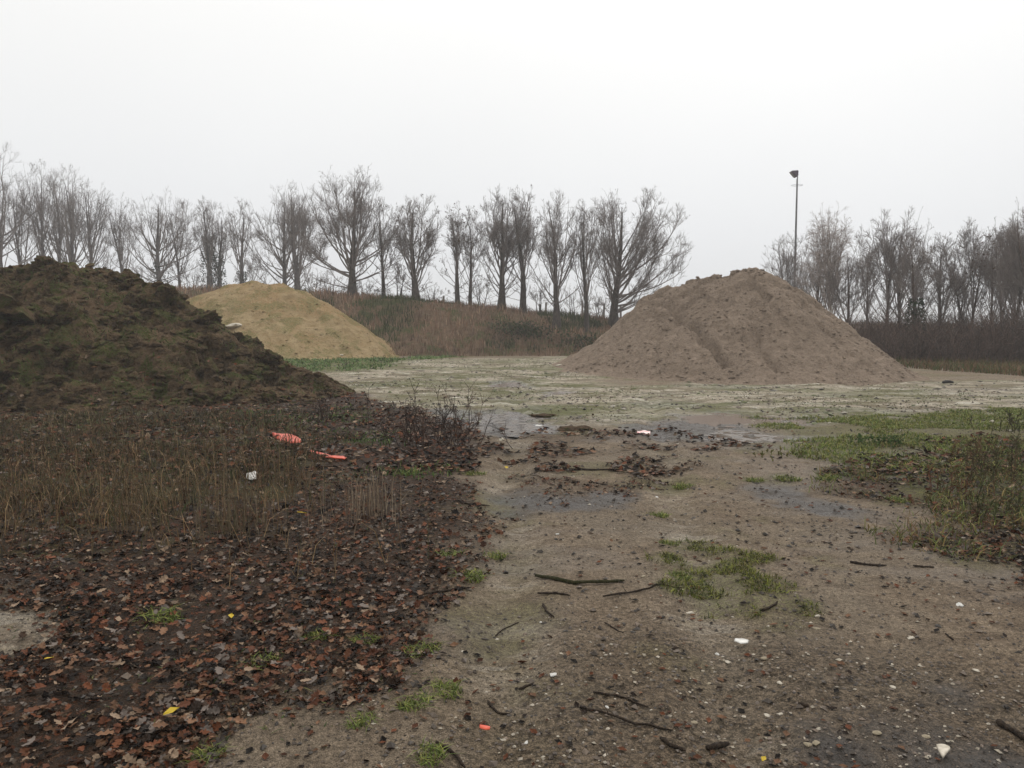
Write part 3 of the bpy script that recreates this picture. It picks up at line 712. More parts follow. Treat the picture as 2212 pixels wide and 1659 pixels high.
T = [
 (1700, 46, 500, 62, 5, 'rounded small bare tree just behind the lamp mast', 1, dict(nl=22), MR),
 (1762, 42, 515, 46, 7, 'dark trunked bare tree left of the birch behind the heap', 2, dict(nl=20), MR),
 (1798, 40, 434, 66, 7, 'pale birch with fine drooping twigs above the right slope of the heap', 3, dict(style='birch', nl=26, lean=-.05), (M_birch, M_birchtw)),
 (1830, 38, 545, 52, 7, 'low dark bare tree right of the birch', 4, dict(nl=20, low=.15), MR),
 (1872, 42, 490, 40, 4, 'slender bare tree between the birch and the big flat topped oak', 5, dict(nl=16), MR),
 (1912, 37, 455, 48, 6, 'steep bare tree forming the left half of the flat topped crown', 6, dict(style='wood', nl=18, low=.3), MR),
 (1942, 37.5, 452, 56, 7, 'leaning bare tree with greenish trunk in the flat topped group', 7, dict(style='fan', nl=22, low=.25, lean=.05), MR),
 (1977, 34, 500, 44, 10, 'stout ivy wrapped tree with the thickest dark trunk of the wood', 8, dict(style='wood', nl=20, ivy=1.1, low=.3), MR),
 (2035, 35, 505, 50, 7.5, 'straight brown tree right of the ivy wrapped trunk', 9, dict(style='wood', nl=22, low=.2), MR),
 (2062, 38, 530, 34, 4, 'thin bare sapling leaning right between two trunks', 10, dict(style='wood', nl=14, lean=.08), MR),
 (2100, 36, 474, 42, 6, 'pale double stemmed tree with open crown in the right wood', 11, dict(style='wood', nl=20, stems=2, low=.3), MR),
 (2140, 34, 500, 36, 5, 'slim reddish tree left of the tall edge trees', 12, dict(style='wood', nl=18, leaves=.12), MR),
 (2165, 35, 476, 38, 5, 'upright tree with dense brown twigs third from the right edge', 13, dict(style='wood', nl=18), MR),
 (2192, 32, 446, 44, 7, 'tall tree second from the right edge of the view', 14, dict(style='wood', nl=22), MR),
 (2225, 31, 428, 56, 9, 'tallest tree of the wood at the right edge of the view', 15, dict(style='fan', nl=24), MR),
 (2290, 31, 440, 60, 9, 'tall tree just outside the right edge', 16, dict(style='fan', nl=20), MR),
]
for (px, Yd, top, hw, rp0, lab, sd, kw, mt) in T:
    if px > 2280: continue
    kw.setdefault('dens', .95); plant_tree(px, Yd, top, hw, rp0*.85, lab, GR, 2900+sd, mt, name='birch_tree' if 'birch with' in lab else 'bare_tree', **kw)

for i, (px, Yd, top, hw, lab) in enumerate(((715, 48, 590, 44, 'low bare shrub left of the tallest tree'), (790, 48.5, 600, 34, 'twiggy shrub at the right foot of the tallest tree'), (862, 48, 560, 36, 'low shrub with curled leaves between slim tree and oval oak'), (935, 49, 612, 34, 'low wispy shrub right of the oval crowned oak'), (1040, 49, 590, 42, 'spreading low shrub between the close pair and the full crowned oak'), (1165, 49.5, 610, 34, 'wispy shrub between the knobbly oak and the candelabra oak'), (1238, 50, 615, 32, 'wispy shrub left of the slim oak'), (1295, 51, 630, 30, 'low twigs left of the widest oak'),
        (300, 62, 560, 50, 'hazy shrub behind the lower dark slope'), (420, 66, 560, 44, 'hazy shrub between the ivy clad trees'), (560, 62, 545, 44, 'hazy shrub behind the left shoulder of the yellow heap'), (235, 64, 520, 44, 'hazy shrub beneath the slender far tree'), (680, 56, 575, 34, 'hazy shrub behind the right shoulder of the yellow heap'))):
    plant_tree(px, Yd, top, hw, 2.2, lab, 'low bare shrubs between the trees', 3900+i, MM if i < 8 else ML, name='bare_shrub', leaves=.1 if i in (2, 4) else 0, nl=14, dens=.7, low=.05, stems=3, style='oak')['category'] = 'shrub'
# ------------------------------------------------------------------ undergrowth and grasses
def blades(acc, x, y, z, h, wdt, lean, col, r, bend=.5):
    """each blade: two-segment strip tapering to a point"""
    n = len(x); a = r.uniform(0, 6.28, n); la = r.uniform(0, 6.28, n); ll = r.random(n)*lean
    b = np.stack([x, y, z], -1); w_ = np.stack([np.cos(a), np.sin(a), 0*a], -1)*(wdt*.5)[:, None] if np.ndim(wdt) else np.stack([np.cos(a), np.sin(a), 0*a], -1)*wdt*.5
    dl = np.stack([np.cos(la), np.sin(la), 0*la], -1)*ll[:, None]*h[:, None]
    m = b+dl*.35+np.array([0, 0, 1])*(h*.55)[:, None]; tp = b+dl*(1+bend*.5)+np.array([0, 0, 1])*(h*(1-.35*ll*bend))[:, None]
    V = np.stack([b-w_, b+w_, m-w_*.8, m+w_*.8, tp], 1).reshape(-1, 3); o = (np.arange(n)*5)[:, None, None]
    F = (np.array([(0, 1, 3), (0, 3, 2), (2, 3, 4)])[None]+o).reshape(-1, 3)
    acc.add(V, F, np.repeat(col, 5, 0))
def pick(r, n, cols, lo=.7, hi=1.3):
    c = np.array(cols)[r.integers(0, len(cols), n)]; return c*r.uniform(lo, hi, (n, 1))
DRY = [(.25, .165, .108), (.19, .122, .082), (.31, .22, .15), (.14, .09, .06), (.23, .13, .085)]
GRN = [(.085, .11, .024), (.12, .15, .035), (.06, .08, .018), (.17, .165, .045)]
# bank grass
r = rngf(31); n = 42000; x = r.uniform(-26, 30, n); y = r.uniform(38, 53, n); z = bank_h(x, y); k = z > -.1; x, y, z = x[k], y[k], z[k]; n = len(x)
f = fbm(x*.45, y*.45, 131, 3); hh = r.uniform(.18, .5, n)*(1+.6*np.clip(f, -.5, 1))
col = pick(r, n, DRY); gm = (fbm(x*.3+4, y*.3, 133, 3) > .22); col[gm] = pick(r, int(gm.sum()), [(.05, .06, .022), (.07, .075, .03)])
dm = (fbm(x*.35, y*.35+7, 134, 3) > .2); col[dm] *= .62
A = Acc(); blades(A, x, y, z-.03, hh, r.uniform(.02, .05, n), .55, col, r)
tag(A.obj('dry_grass', M_attr), 'long dead brown grass covering the bank', 'grass', kind='stuff')
# thicket on the right, bare stems and brambles
r = rngf(33); n = 2600; px = r.uniform(1820, 2330, n); yy = r.uniform(29.5, 38.5, n)
x = (px-CX)/FPX*yy; z = gz(x, yy); k = (brown_h(x, yy) < z+.1) & (yy > np.interp(px, [1820, 1950, 2330], [34, 31, 28.5])); x, yy, z = x[k], yy[k], z[k]; n = len(x)
st = np.stack([x, yy, z-.05], -1); d = norm(np.stack([r.normal(0, .22, n), r.normal(0, .22, n), np.ones(n)], -1))
ln = r.uniform(.9, 2.0, n)*(1+.3*fbm(x*.3, yy*.3, 140, 2)); Q = grow(st, d, ln, 4, .12, -.02, r); QR = taper(np.full(n, .012), np.full(n, .004), 4)
A = Acc(); V, F = tubes(Q, QR, 3, False); C0 = pick(r, n, [(.085, .058, .046), (.06, .042, .034), (.12, .08, .065)]); A.add(V, F, np.repeat(C0, 15, 0))
idx = np.repeat(np.arange(n), 7); st2, tg, rr = sample(Q, QR, idx, r.uniform(.15, 1, len(idx))); d2 = side(tg, np.radians(r.uniform(25, 60, len(idx))), r)
Q2 = grow(st2, d2, r.uniform(.25, .8, len(idx)), 2, .18, .02, r); V, F = tubes(Q2, taper(np.full(len(idx), .007), np.full(len(idx), .004), 2), 3, False); A.add(V, F, np.repeat(C0[idx], 9, 0))
tag(A.obj('thicket', M_attr), 'dark tangle of bare scrub stems under the right hand trees', 'scrub', kind='stuff')
# verge in front of thicket
r = rngf(34); n = 9000; px = r.uniform(1925, 2330, n); yy = r.uniform(23.5, 34, n); x = (px-CX)/FPX*yy; z = gz(x, yy)
k = (brown_h(x, yy) < z+.05) & (yy > np.interp(px, [1925, 2050, 2150, 2330], [29, 27.3, 25, 22.5])+.6*fbm(x, yy, 150, 2)); x, yy, z = x[k], yy[k], z[k]; n = len(x)
A = Acc(); blades(A, x, yy, z-.02, r.uniform(.1, .38, n), r.uniform(.015, .035, n), .8, pick(r, n, [(.17, .095, .055), (.13, .08, .045), (.09, .085, .03), (.06, .08, .022)]), r)
tag(A.obj('rusty_grass', M_attr), 'rusty brown grass verge in front of the dark scrub', 'grass', kind='stuff')
# dark scrub leaves over right thicket & bank foot: green bramble
r = rngf(35); n = 2500; x = np.concatenate([r.normal(4.3, 1.2, n//2), r.normal(.6, .8, n//2)]); y = np.concatenate([r.normal(40.5, 1.0, n//2), r.normal(42.2, .6, n//2)]); z = bank_h(x, y); k = z > 0; x, y, z = x[k], y[k], z[k]; n = len(x)
I = Acc(); s = r.uniform(.08, .18, n); scatter_mesh(I, LEAFQ, LEAFQF, np.stack([x, y, z+r.random(n)**1.5*.55], -1), np.stack([s]*3, -1), rotm(r.uniform(0, 6.3, n), r.uniform(0, 1.6, n), r.uniform(0, 6.3, n)), pick(r, n, [(.03, .042, .016), (.045, .055, .02), (.06, .045, .03)]))
tag(I.obj('bramble', M_attr), 'low green brambles at the foot of the bank beside the brown heap', 'bramble', kind='stuff')

def ground_grass(name, label, n, box, key, hlo, hhi, cols, seed, wlo=.006, whi=.014, lean=.9, thr=.35, lo=.6, hi=1.3, nf=3.):
    r = rngf(seed); x = r.uniform(box[0], box[1], n); y = box[2]+(box[3]-box[2])*r.random(n)
    rg = region(x, y); m = rg[key]*sst(-.25, .2, fbm(x*nf, y*nf, seed, 3)); k = m > thr+.4*r.random(n); x, y = x[k], y[k]
    for q in rg['pool']: pass
    z = gz(x, y); n = len(x); hh = r.uniform(hlo, hhi, n)
    A = Acc(); print(name, n); blades(A, x, y, z-.01, hh, r.uniform(wlo, whi, n), lean, pick(r, n, cols, lo, hi), r)
    return tag(A.obj(name, M_attr), label, 'grass', kind='stuff')
ground_grass('green_grass', 'bright green short grass on the right of the yard', 105000, (3.5, 13.5, 8.5, 15), 'greenr', .02, .075, GRN+[(.13, .115, .035), (.085, .11, .03)], 41, .007, .016, lean=2., thr=.08, nf=1.2, lo=.9, hi=1.6)
ground_grass('green_grass', 'green grass strip along the foot of the yellow heap', 16000, (-14, -1, 26, 38), 'greeny', .05, .16, [(.085, .13, .045), (.115, .165, .06)], 42, .03, .06, lean=2., lo=.8, hi=1.5)
ground_grass('sparse_grass', 'thin green and straw weeds scattered over the pale open yard', 45000, (-8, 18, 11, 34), 'pale', .012, .05, [(.10, .12, .045), (.14, .13, .07), (.07, .085, .03), (.09, .07, .045)], 45, .01, .03, lean=2.4, thr=.62, nf=.7)
ground_grass('mixed_grass', 'olive and yellow grass coming up through the leaves at the right margin', 30000, (2.6, 9.5, 5.2, 11), 'leafr', .02, .13, [(.12, .125, .035), (.08, .10, .028), (.15, .11, .04), (.05, .065, .02), (.10, .06, .03)], 46, .005, .012, lean=2.0, lo=.9, hi=1.5, thr=.05, nf=1.4)
ground_grass('moss_grass', 'mossy green patch in the middle of the near track', 60000, (.9, 2.9, 4.2, 7), 'mossp', .012, .055, [(.075, .085, .012), (.13, .14, .024), (.035, .045, .009), (.09, .07, .025), (.02, .024, .008)], 43, .003, .007, lean=2.0, thr=.15, nf=6., lo=.9, hi=1.7)
ground_grass('dead_grass', 'low matted dark grass below the dark heap', 42000, (-12, -2, 6.2, 15), 'grassl', .03, .17, [(.055, .040, .020), (.085, .058, .028), (.04, .058, .018), (.11, .062, .032), (.025, .018, .011), (.018, .014, .009)], 44, .005, .012, lean=1.4, thr=.1, nf=1.5)
# tall dead stalks at the left
def stalks(name, label, spots, seed, cols, hlo, hhi, wd=.006, lean=.35):
    r = rngf(seed); A = Acc()
    for (px, py, spx, spy, n) in spots:
        x = []; 
        c = np.array([G(px+r.normal(0, spx), py+r.normal(0, spy)) for _ in range(max(6, n//14))])
        i = r.integers(0, len(c), n); xx = c[i, 0]+r.normal(0, .16, n); yy = c[i, 1]+r.normal(0, .16, n)
        z = gz(xx, yy); hs_ = soil_h(xx, yy); z = np.where((hs_ > z) & (yy > 13), hs_, z)
        blades(A, xx, yy, z-.01, r.uniform(hlo, hhi, n)*r.uniform(.6, 1, n), wd*r.uniform(.7, 1.4, n), lean, pick(r, n, cols), r, .8)
    return tag(A.obj(name, M_attr), label, 'grass', kind='stuff')
DG = [(.085, .060, .033), (.12, .082, .042), (.05, .036, .022), (.06, .062, .024), (.22, .15, .08), (.17, .11, .055), (.10, .055, .03)]
stalks('dead_grass', 'thin dark grass stalks standing in the leaf litter below the dark heap', [(40, 1030, 80, 60, 800), (150, 1140, 160, 55, 350), (480, 1150, 80, 45, 150), (600, 1050, 60, 40, 450), (350, 1060, 190, 80, 450), (100, 1000, 190, 70, 550), (60, 930, 110, 35, 500), (230, 1080, 100, 45, 600), (240, 960, 110, 40, 500), (420, 1010, 90, 50, 500), (300, 1120, 80, 35, 250), (500, 1080, 50, 40, 220), (-80, 1100, 60, 60, 250), (560, 940, 60, 25, 250)], 51, DG, .08, .46, .005, .9)
stalks('dead_grass', 'pale dry grass tuft standing right of the red rags', [(800, 1110, 10, 12, 80), (780, 1125, 6, 8, 25)], 52, [(.20, .15, .10), (.14, .10, .07), (.25, .20, .14)], .25, .6, .006, .3)
stalks('dead_grass', 'pair of tall straw stalks in the leaves left of centre', [(478, 1150, 16, 10, 70)], 53, [(.16, .12, .075), (.11, .085, .05)], .3, .62, .006, .2)
stalks('green_weeds', 'low green weeds at the foot of the dark heap', [(640, 915, 70, 10, 500), (740, 900, 30, 12, 400), (800, 950, 40, 10, 350), (900, 1022, 40, 6, 220), (200, 905, 60, 12, 200), (560, 900, 40, 8, 200)], 54, [(.07, .115, .03), (.045, .075, .022), (.11, .15, .045)], .03, .11, .014, 1.)

stalks('green_weeds', 'small dark green weeds growing up through the leaf litter', [(px_, py_, 26, 14, 60) for px_, py_ in ((150, 1215), (330, 1350), (600, 1395), (700, 1290), (250, 1500), (850, 1480), (500, 1550), (90, 1380), (820, 1180), (560, 1240), (420, 1450), (680, 1540), (980, 1100))], 55, [(.045, .065, .018), (.07, .095, .026), (.03, .042, .014), (.09, .085, .03)], .01, .045, .008, 2.)
# dark bare weed bushes
def weed(px, py, h, n, sp_, label, seed, cols, leafy=0., hf=None, name='weed_bush', grp=None):
    r = rngf(seed); cx, cy = G(px, py); z0 = float(gz([cx], [cy])[0])
    t = empty(name, (cx, cy, z0), label, 'weed', grp)
    st = np.stack([r.normal(0, sp_*.5, n), r.normal(0, sp_*.35, n), np.full(n, -.02)], -1); d = norm(np.stack([r.normal(0, .28, n), r.normal(0, .28, n), np.ones(n)], -1))
    ln = h*r.uniform(.5, 1.05, n); Q = grow(st, d, ln, 4, .12, 0, r); QR = taper(np.full(n, .006), np.full(n, .002), 4); A = Acc(); V, F = tubes(Q, QR, 3, False); c0 = pick(r, n, cols); A.add(V, F, np.repeat(c0, 15, 0))
    m = 9; idx = np.repeat(np.arange(n), m); s2, tg, rr = sample(Q, QR, idx, r.uniform(.2, 1, n*m)); Q2 = grow(s2, side(tg, np.radians(r.uniform(20, 60, n*m)), r), h*r.uniform(.08, .28, n*m), 2, .15, .03, r)
    V, F = tubes(Q2, taper(np.full(n*m, .004), np.full(n*m, .0018), 2), 3, False); A.add(V, F, np.repeat(c0[idx], 9, 0)); tag(A.obj('stems', M_attr, t), kind='stuff')
    k = int(n*m*(.35+leafy)); e = Q2[r.integers(0, n*m, k), -1]; s = r.uniform(.012, .035, k)
    B = Acc(); scatter_mesh(B, LEAFQ, LEAFQF, e, np.stack([s]*3, -1), rotm(r.uniform(0, 6.3, k), r.uniform(0, 2.5, k), r.uniform(0, 6.3, k)), pick(r, k, cols, .7, 1.6)); tag(B.obj('withered_leaves', M_attr, t), kind='stuff')
    return t
DK = [(.03, .02, .016), (.045, .03, .024), (.06, .035, .025)]
weed(938, 965, .78, 40, .75, 'dark bare weed clump beside the puddle, left of the track', 61, DK, 1.)
weed(718, 912, .42, 14, .35, 'dark bare weed at the right foot of the dark heap', 62, DK, .5)
weed(2195, 935, .40, 26, .6, 'dark leafy weed at the right edge above the green grass', 63, [(.03, .035, .015), (.05, .04, .02)], 1.5)
weed(2140, 1040, .34, 18, .5, 'brown seeding weed in the leaves at the right', 64, [(.06, .04, .02), (.05, .05, .02), (.09, .06, .03)], 1.)
weed(2190, 1120, .30, 18, .5, 'reddish weed at the right edge below the grass', 65, [(.08, .045, .025), (.05, .055, .02)], 1.)
weed(1905, 960, .16, 30, .4, 'lush green weed cushion in the grass at the right', 66, [(.04, .075, .02), (.06, .10, .03)], 3.)
weed(1700, 985, .10, 16, .5, 'low yellowing weed at the edge of the right grass', 67, [(.12, .10, .03), (.10, .11, .03)], 1.5)
weed(2100, 985, .25, 16, .5, 'short brown weed among grass and leaves, left of the right edge weeds', 70, [(.11, .06, .03), (.08, .05, .025)], 1.)
weed(2050, 1060, .28, 14, .4, 'reddish brown weed standing at the end of the green grass', 71, [(.12, .055, .03), (.07, .07, .025)], 1.2)
weed(2170, 1010, .40, 20, .5, 'tall dark green weed by the right edge, in the olive grass', 72, [(.05, .06, .02), (.08, .06, .03)], 1.6)
weed(735, 793, .28, 10, .5, 'small dark weed in the green strip before the yellow heap', 68, DK, .5)
weed(830, 787, .38, 12, .5, 'dark weed at the right end of the green strip', 69, DK, .5)

# grass tufts, each its own thing
def tuft_mesh(seed, n, sp_, h, cols, wd=.006):
    r = rngf(seed); a = r.uniform(0, 6.28, n); rr = sp_*np.sqrt(r.random(n)); A = Acc()
    blades(A, rr*np.cos(a), rr*np.sin(a)*.7, np.full(n, -.008), r.uniform(.35, 1, n)*h, wd*r.uniform(.7, 1.4, n), 1.9, pick(r, n, cols, .8, 1.4), r, .8)
    return mesh_np('grass_tuft', np.concatenate(A.V), np.concatenate(A.F), M_attr, {'col': np.concatenate(A.C)})
tm = [tuft_mesh(300+i, 170, .10, .055, GRN) for i in range(4)]
TU = [(975, 1203, 1., 'tuft at the leaf edge left of the long mossy stick'), (1018, 1252, 1.2, 'bright green tuft on the litter edge just left of the long mossy stick'), (1068, 1196, 1., 'low flat tuft upper left of the long stick'), (1480, 1042, 1.3, 'round green tuft alone on the upper track'),
      (1420, 1108, 1.1, 'sparse tuft in the middle of the track'), (1445, 1172, .8, 'tiny tuft above the mossy patch'), (915, 1410, 1., 'dark green tuft in the leaves above the bottom centre'), (965, 1500, .9, 'tuft on the mud right of the leaf litter, near the bottom'), (900, 1526, .9, 'tuft left of the tuft on the mud'),
      (690, 1382, .8, 'tuft among wet leaves below the straw stalks'), (570, 1440, .9, 'dark tuft in the leaves of the near left'), (350, 1345, 1.3, 'yellow green clump among the leaves at left'), (930, 1640, .8, 'tuft near the bottom edge of the track'), (440, 1635, .8, 'small tuft at the lower left bottom edge'), (1470, 1245, .9, 'tuft touching the left side of the mossy patch'), (790, 1392, .7, 'yellowish tuft among dead leaves'),
      (1940, 1075, 1.2, 'tuft at the right side of the track by the leaves'), (1790, 1030, 1.4, 'wide tuft on the right rim of the track'), (1700, 1030, 1.3, 'tuft left of the wide tuft on the rim'), (1630, 1033, 1.1, 'leaf strewn tuft on the upper right track'), (2060, 1110, 1., 'tuft among brown leaves at the right margin'), (780, 1560, .7, 'tiny tuft in the bottom mud left of centre'), (1025, 1022, 1.1, 'green tuft at the leaf edge above the bare track'), (880, 1024, 1.5, 'broad green tuft right of the pale straw tuft')]
for i, (px, py, s, lab) in enumerate(TU):
    x, y = G(px, py); o = put(bpy.data.objects.new('grass_tuft', tm[i % 4])); s = s*(1+.04*max(0, y-6))
    o.location = (x, y, float(gz([x], [y])[0])); o.scale = (s, s, s); o.rotation_euler.z = i*1.7; tag(o, lab, 'grass tuft', 'grass tufts dotted over the yard')

# ------------------------------------------------------------------ fallen leaves
def oak_leaf(seed, simple=False):
    r = rngf(seed)
    if simple: t = np.array([0, .5, 1]); w_ = np.array([.04, .34, .05])
    else: t = np.array([0, .18, .32, .46, .6, .74, .88, 1]); w_ = np.array([.03, .12, .30, .17, .36, .20, .27, .06])*r.uniform(.85, 1.15, 8)
    k = len(t); curl = r.uniform(-.2, .9); fold = r.uniform(.05, .5)
    mid = np.stack([t-.5, 0*t, curl*.5*(t-.5)**2], -1); Lf = mid+np.stack([.02*r.normal(size=k), w_, fold*w_+.06*r.normal(size=k)], -1); Rt = mid+np.stack([.02*r.normal(size=k), -w_, fold*w_+.06*r.normal(size=k)], -1)
    V = np.concatenate([mid, Lf, Rt]); F = []
    for i in range(k-1): F += [(i, i+1, k+i+1), (i, k+i+1, k+i), (i+1, i, 2*k+i), (i+1, 2*k+i, 2*k+i+1)]
    return V, np.array(F)
LC = [(.115, .042, .020), (.075, .031, .016), (.14, .076, .044), (.020, .012, .008), (.012, .009, .007), (.19, .135, .092), (.085, .034, .019), (.12, .098, .084), (.016, .011, .009), (.080, .043, .024)]
def leafpts(n, r, y0, y1, key, thr=.3):
    """uniform over the ground, thinned with distance"""
    y = np.exp(r.uniform(math.log(y0), math.log(y1), n)); x = r.uniform(-.78, .78, n)*y
    rg = region(x, y); m = rg[key]*(.22+.78*sst(-.42, .05, fbm(x*1.8, y*1.8, 171, 3)+.1))*(1-.35*rg['grassl']); k = m > thr*r.random(n)+.15
    return x[k], y[k]
A = Acc(); r = rngf(71)
for v in range(6):
    TV, TF = oak_leaf(400+v); x, y = leafpts(3600, r, 2.5, 9, 'leaf'); n = len(x); s = r.uniform(.018, .070, n)*(.92+.03*y)
    scatter_mesh(A, TV, TF, np.stack([x, y, gz(x, y)-.002+.020*r.random(n)], -1), np.stack([s, s, s], -1), rotm(r.uniform(0, 6.3, n), np.abs(r.normal(0, .5, n)), r.uniform(0, 6.3, n)), pick(r, n, LC, .35, 1.35))
for v in range(3):
    TV, TF = oak_leaf(420+v, True); x, y = leafpts(7000, r, 8.5, 19, 'leaf'); n = len(x); s = r.uniform(.06, .11, n)
    scatter_mesh(A, TV, TF, np.stack([x, y, gz(x, y)+.006+.02*r.random(n)], -1), np.stack([s, s, s], -1), rotm(r.uniform(0, 6.3, n), np.abs(r.normal(0, .45, n)), r.uniform(0, 6.3, n)), pick(r, n, LC, .5, 1.4))
TV, TF = oak_leaf(431, True); x, y = leafpts(22000, r, 2.5, 10, 'leaf'); n = len(x); s = r.uniform(.012, .035, n)*(.9+.04*y)
scatter_mesh(A, TV, TF, np.stack([x, y, gz(x, y)+.003+.006*r.random(n)], -1), np.stack([s, s*1.2, s], -1), rotm(r.uniform(0, 6.3, n), np.abs(r.normal(0, .5, n)), r.uniform(0, 6.3, n)), pick(r, n, LC, .5, 1.3))
# strays and shreds over the bare track
TV, TF = oak_leaf(430, True); n = 5200; y = np.exp(r.uniform(math.log(2.5), math.log(22), n)); x = r.uniform(-.75, .75, n)*y; k = fbm(x*.9, y*.9, 77, 3)+.35 > r.random(n)*.9; x, y = x[k], y[k]; n = len(x)
s = r.uniform(.012, .045, n)*(.8+.07*y); scatter_mesh(A, TV, TF, np.stack([x, y, gz(x, y)+.004], -1), np.stack([s, s, s], -1), rotm(r.uniform(0, 6.3, n), np.abs(r.normal(0, .25, n)), r.uniform(0, 6.3, n)), pick(r, n, LC[:5], .5, 1.1))
tag(A.obj('leaf_litter', M_leaf), 'wet brown oak leaves carpeting the left and right of the track', 'leaves', kind='stuff')
# leaves on the soil heap foot
A = Acc(); n = 2600; x = r.uniform(-12, -3.5, n); y = r.uniform(12.8, 18, n); z = soil_h(x, y); g_ = base_z(x, y); k = (z-g_ > .0) & (z-g_ < 1.1*r.random(n)); x, y, z = x[k], y[k], z[k]; n = len(x); s = r.uniform(.07, .13, n)
scatter_mesh(A, TV, TF, np.stack([x, y, z+.02], -1), np.stack([s, s, s], -1), rotm(r.uniform(0, 6.3, n), np.abs(r.normal(0, .5, n)), r.uniform(0, 6.3, n)), pick(r, n, LC, .7, 1.4))
tag(A.obj('fallen_leaves', M_leaf), 'brown leaves blown onto the lower slope of the dark heap', 'leaves', kind='stuff')
# the nearest leaves one by one
lm = []
for v in range(12):
    TV, TF = oak_leaf(450+v); c = np.array(LC[v % 8])*rngf(v).uniform(.8, 1.3); lm.append(mesh_np('fallen_leaf', TV, TF, M_leaf, {'col': np.broadcast_to(c, (len(TV), 3))}))
r = rngf(73); cnt = 0
y = np.exp(r.uniform(math.log(2.75), math.log(4.6), 3000)); x = r.uniform(-.64, .2, 3000)*y; k = region(x, y)['leafl'] > .5+.2*r.random(3000); x, y = x[k][:270], y[k][:270]
zl = gz(x, y)
for i in range(len(x)):
    o = put(bpy.data.objects.new('fallen_leaf', lm[i % 12])); s = r.uniform(.038, .07); o.scale = (s, s*r.uniform(.8, 1.1), s*r.uniform(.3, 1.))
    o.location = (x[i], y[i], zl[i]+.02+.012*r.random()); o.rotation_euler = (r.normal(0, .25), r.normal(0, .25), r.uniform(0, 6.3))
    tag(o, 'brown lobed oak leaf lying on top of the wet litter at the near left', 'leaf', 'nearest oak leaves on the litter')
ylm = mesh_np('yellow_leaf', *oak_leaf(470, True), M_leaf, {'col': np.broadcast_to(np.array([.42, .30, .035]), (9, 3))})
YL = [(107, 1447, .045, 'small yellow leaf on the litter at the far left'), (372, 1571, .06, 'ochre leaf on the litter near the bottom left'), (500, 1353, .045, 'yellow leaf on dark litter at centre left'), (652, 1122, .075, 'upright yellow leaf in the litter below the red rags'), (1094, 1003, .07, 'yellow leaf at the leaf edge beside the upper track'), (1650, 1642, .03, 'tiny ochre leaf near the bottom of the gravel')]
for px, py, s, lab in YL:
    x, y = G(px, py); o = put(bpy.data.objects.new('yellow_leaf', ylm)); o.location = (x, y, float(gz([x], [y])[0])+.035); o.scale = (s, s, s); o.rotation_euler = (.15, .1, px*.01); tag(o, lab, 'leaf', 'yellow leaves')

# ------------------------------------------------------------------ gravel and single stones
r = rngf(81); n = 16000; y = np.exp(r.uniform(math.log(2.5), math.log(14), n)); x = r.uniform(-.7, .75, n)*y; rg = region(x, y)
k = (rg['grav']*.9+.12)*(1-rg['leaf']*.85) > r.random(n); x, y = x[k], y[k]; n = len(x); s = r.uniform(.0022, .009, n)*(.8+.08*y)
STC = [(.30, .26, .20), (.16, .125, .10), (.10, .08, .065), (.07, .055, .045), (.34, .30, .24), (.13, .10, .075), (.05, .042, .036)]
A = Acc(); scatter_mesh(A, OV, OF, np.stack([x, y, gz(x, y)+s*.2], -1), np.stack([s*r.uniform(.8, 1.6, n), s*r.uniform(.8, 1.3, n), s*.7], -1), rotm(r.uniform(0, 6.3, n), r.uniform(0, .5, n), r.uniform(0, 6.3, n)), pick(r, n, STC, .7, 1.2), .25, r)
n = 15000; y = np.exp(r.uniform(math.log(2.5), math.log(18), n)); x = r.uniform(-.7, .75, n)*y; rg = region(x, y); k = (.45+.6*sst(-.2, .3, fbm(x*1.5, y*1.5, 88, 3)))*(1-rg['rut']*.5) > r.random(n); x, y = x[k], y[k]; n = len(x); s = r.uniform(.004, .013, n)*(.7+.10*y)*(.5+r.random(n)**3)
scatter_mesh(A, OV, OF, np.stack([x, y, gz(x, y)+s*.25], -1), np.stack([s*r.uniform(.8, 1.8, n), s*r.uniform(.8, 1.3, n), s*.8], -1), rotm(r.uniform(0, 6.3, n), r.uniform(0, .5, n), r.uniform(0, 6.3, n)), pick(r, n, [(.05, .038, .028), (.03, .023, .017), (.085, .063, .046), (.12, .09, .066)], .7, 1.2), .3, r)
n = 16000; y = r.uniform(10.5, 36, n); x = r.uniform(-.7, .8, n)*y; rg = region(x, y); k = rg['pale']*(.25+1.1*sst(-.1, .35, fbm(x*.6, y*.9, 89, 4))) > r.random(n); x, y = x[k], y[k]; k = (brown_h(x, y) < base_z(x, y)+.05) & (soil_h(x, y) < base_z(x, y)+.05); x, y = x[k], y[k]; n = len(x); s = r.uniform(.012, .05, n)*(.4+r.random(n)**2)
scatter_mesh(A, OV, OF, np.stack([x, y, gz(x, y)+s*.15], -1), np.stack([s*r.uniform(.8, 2., n), s*r.uniform(.8, 1.3, n), s*.6], -1), rotm(r.uniform(0, 6.3, n), r.uniform(0, .4, n), r.uniform(0, 6.3, n)), pick(r, n, [(.10, .075, .052), (.06, .048, .034), (.15, .12, .085), (.30, .27, .21), (.10, .11, .045)], .7, 1.2), .3, r)
tag(A.obj('gravel', mat_attr('gravel_colour', .6, .4)), 'fine gravel and grit pressed into the near track', 'gravel', kind='stuff')
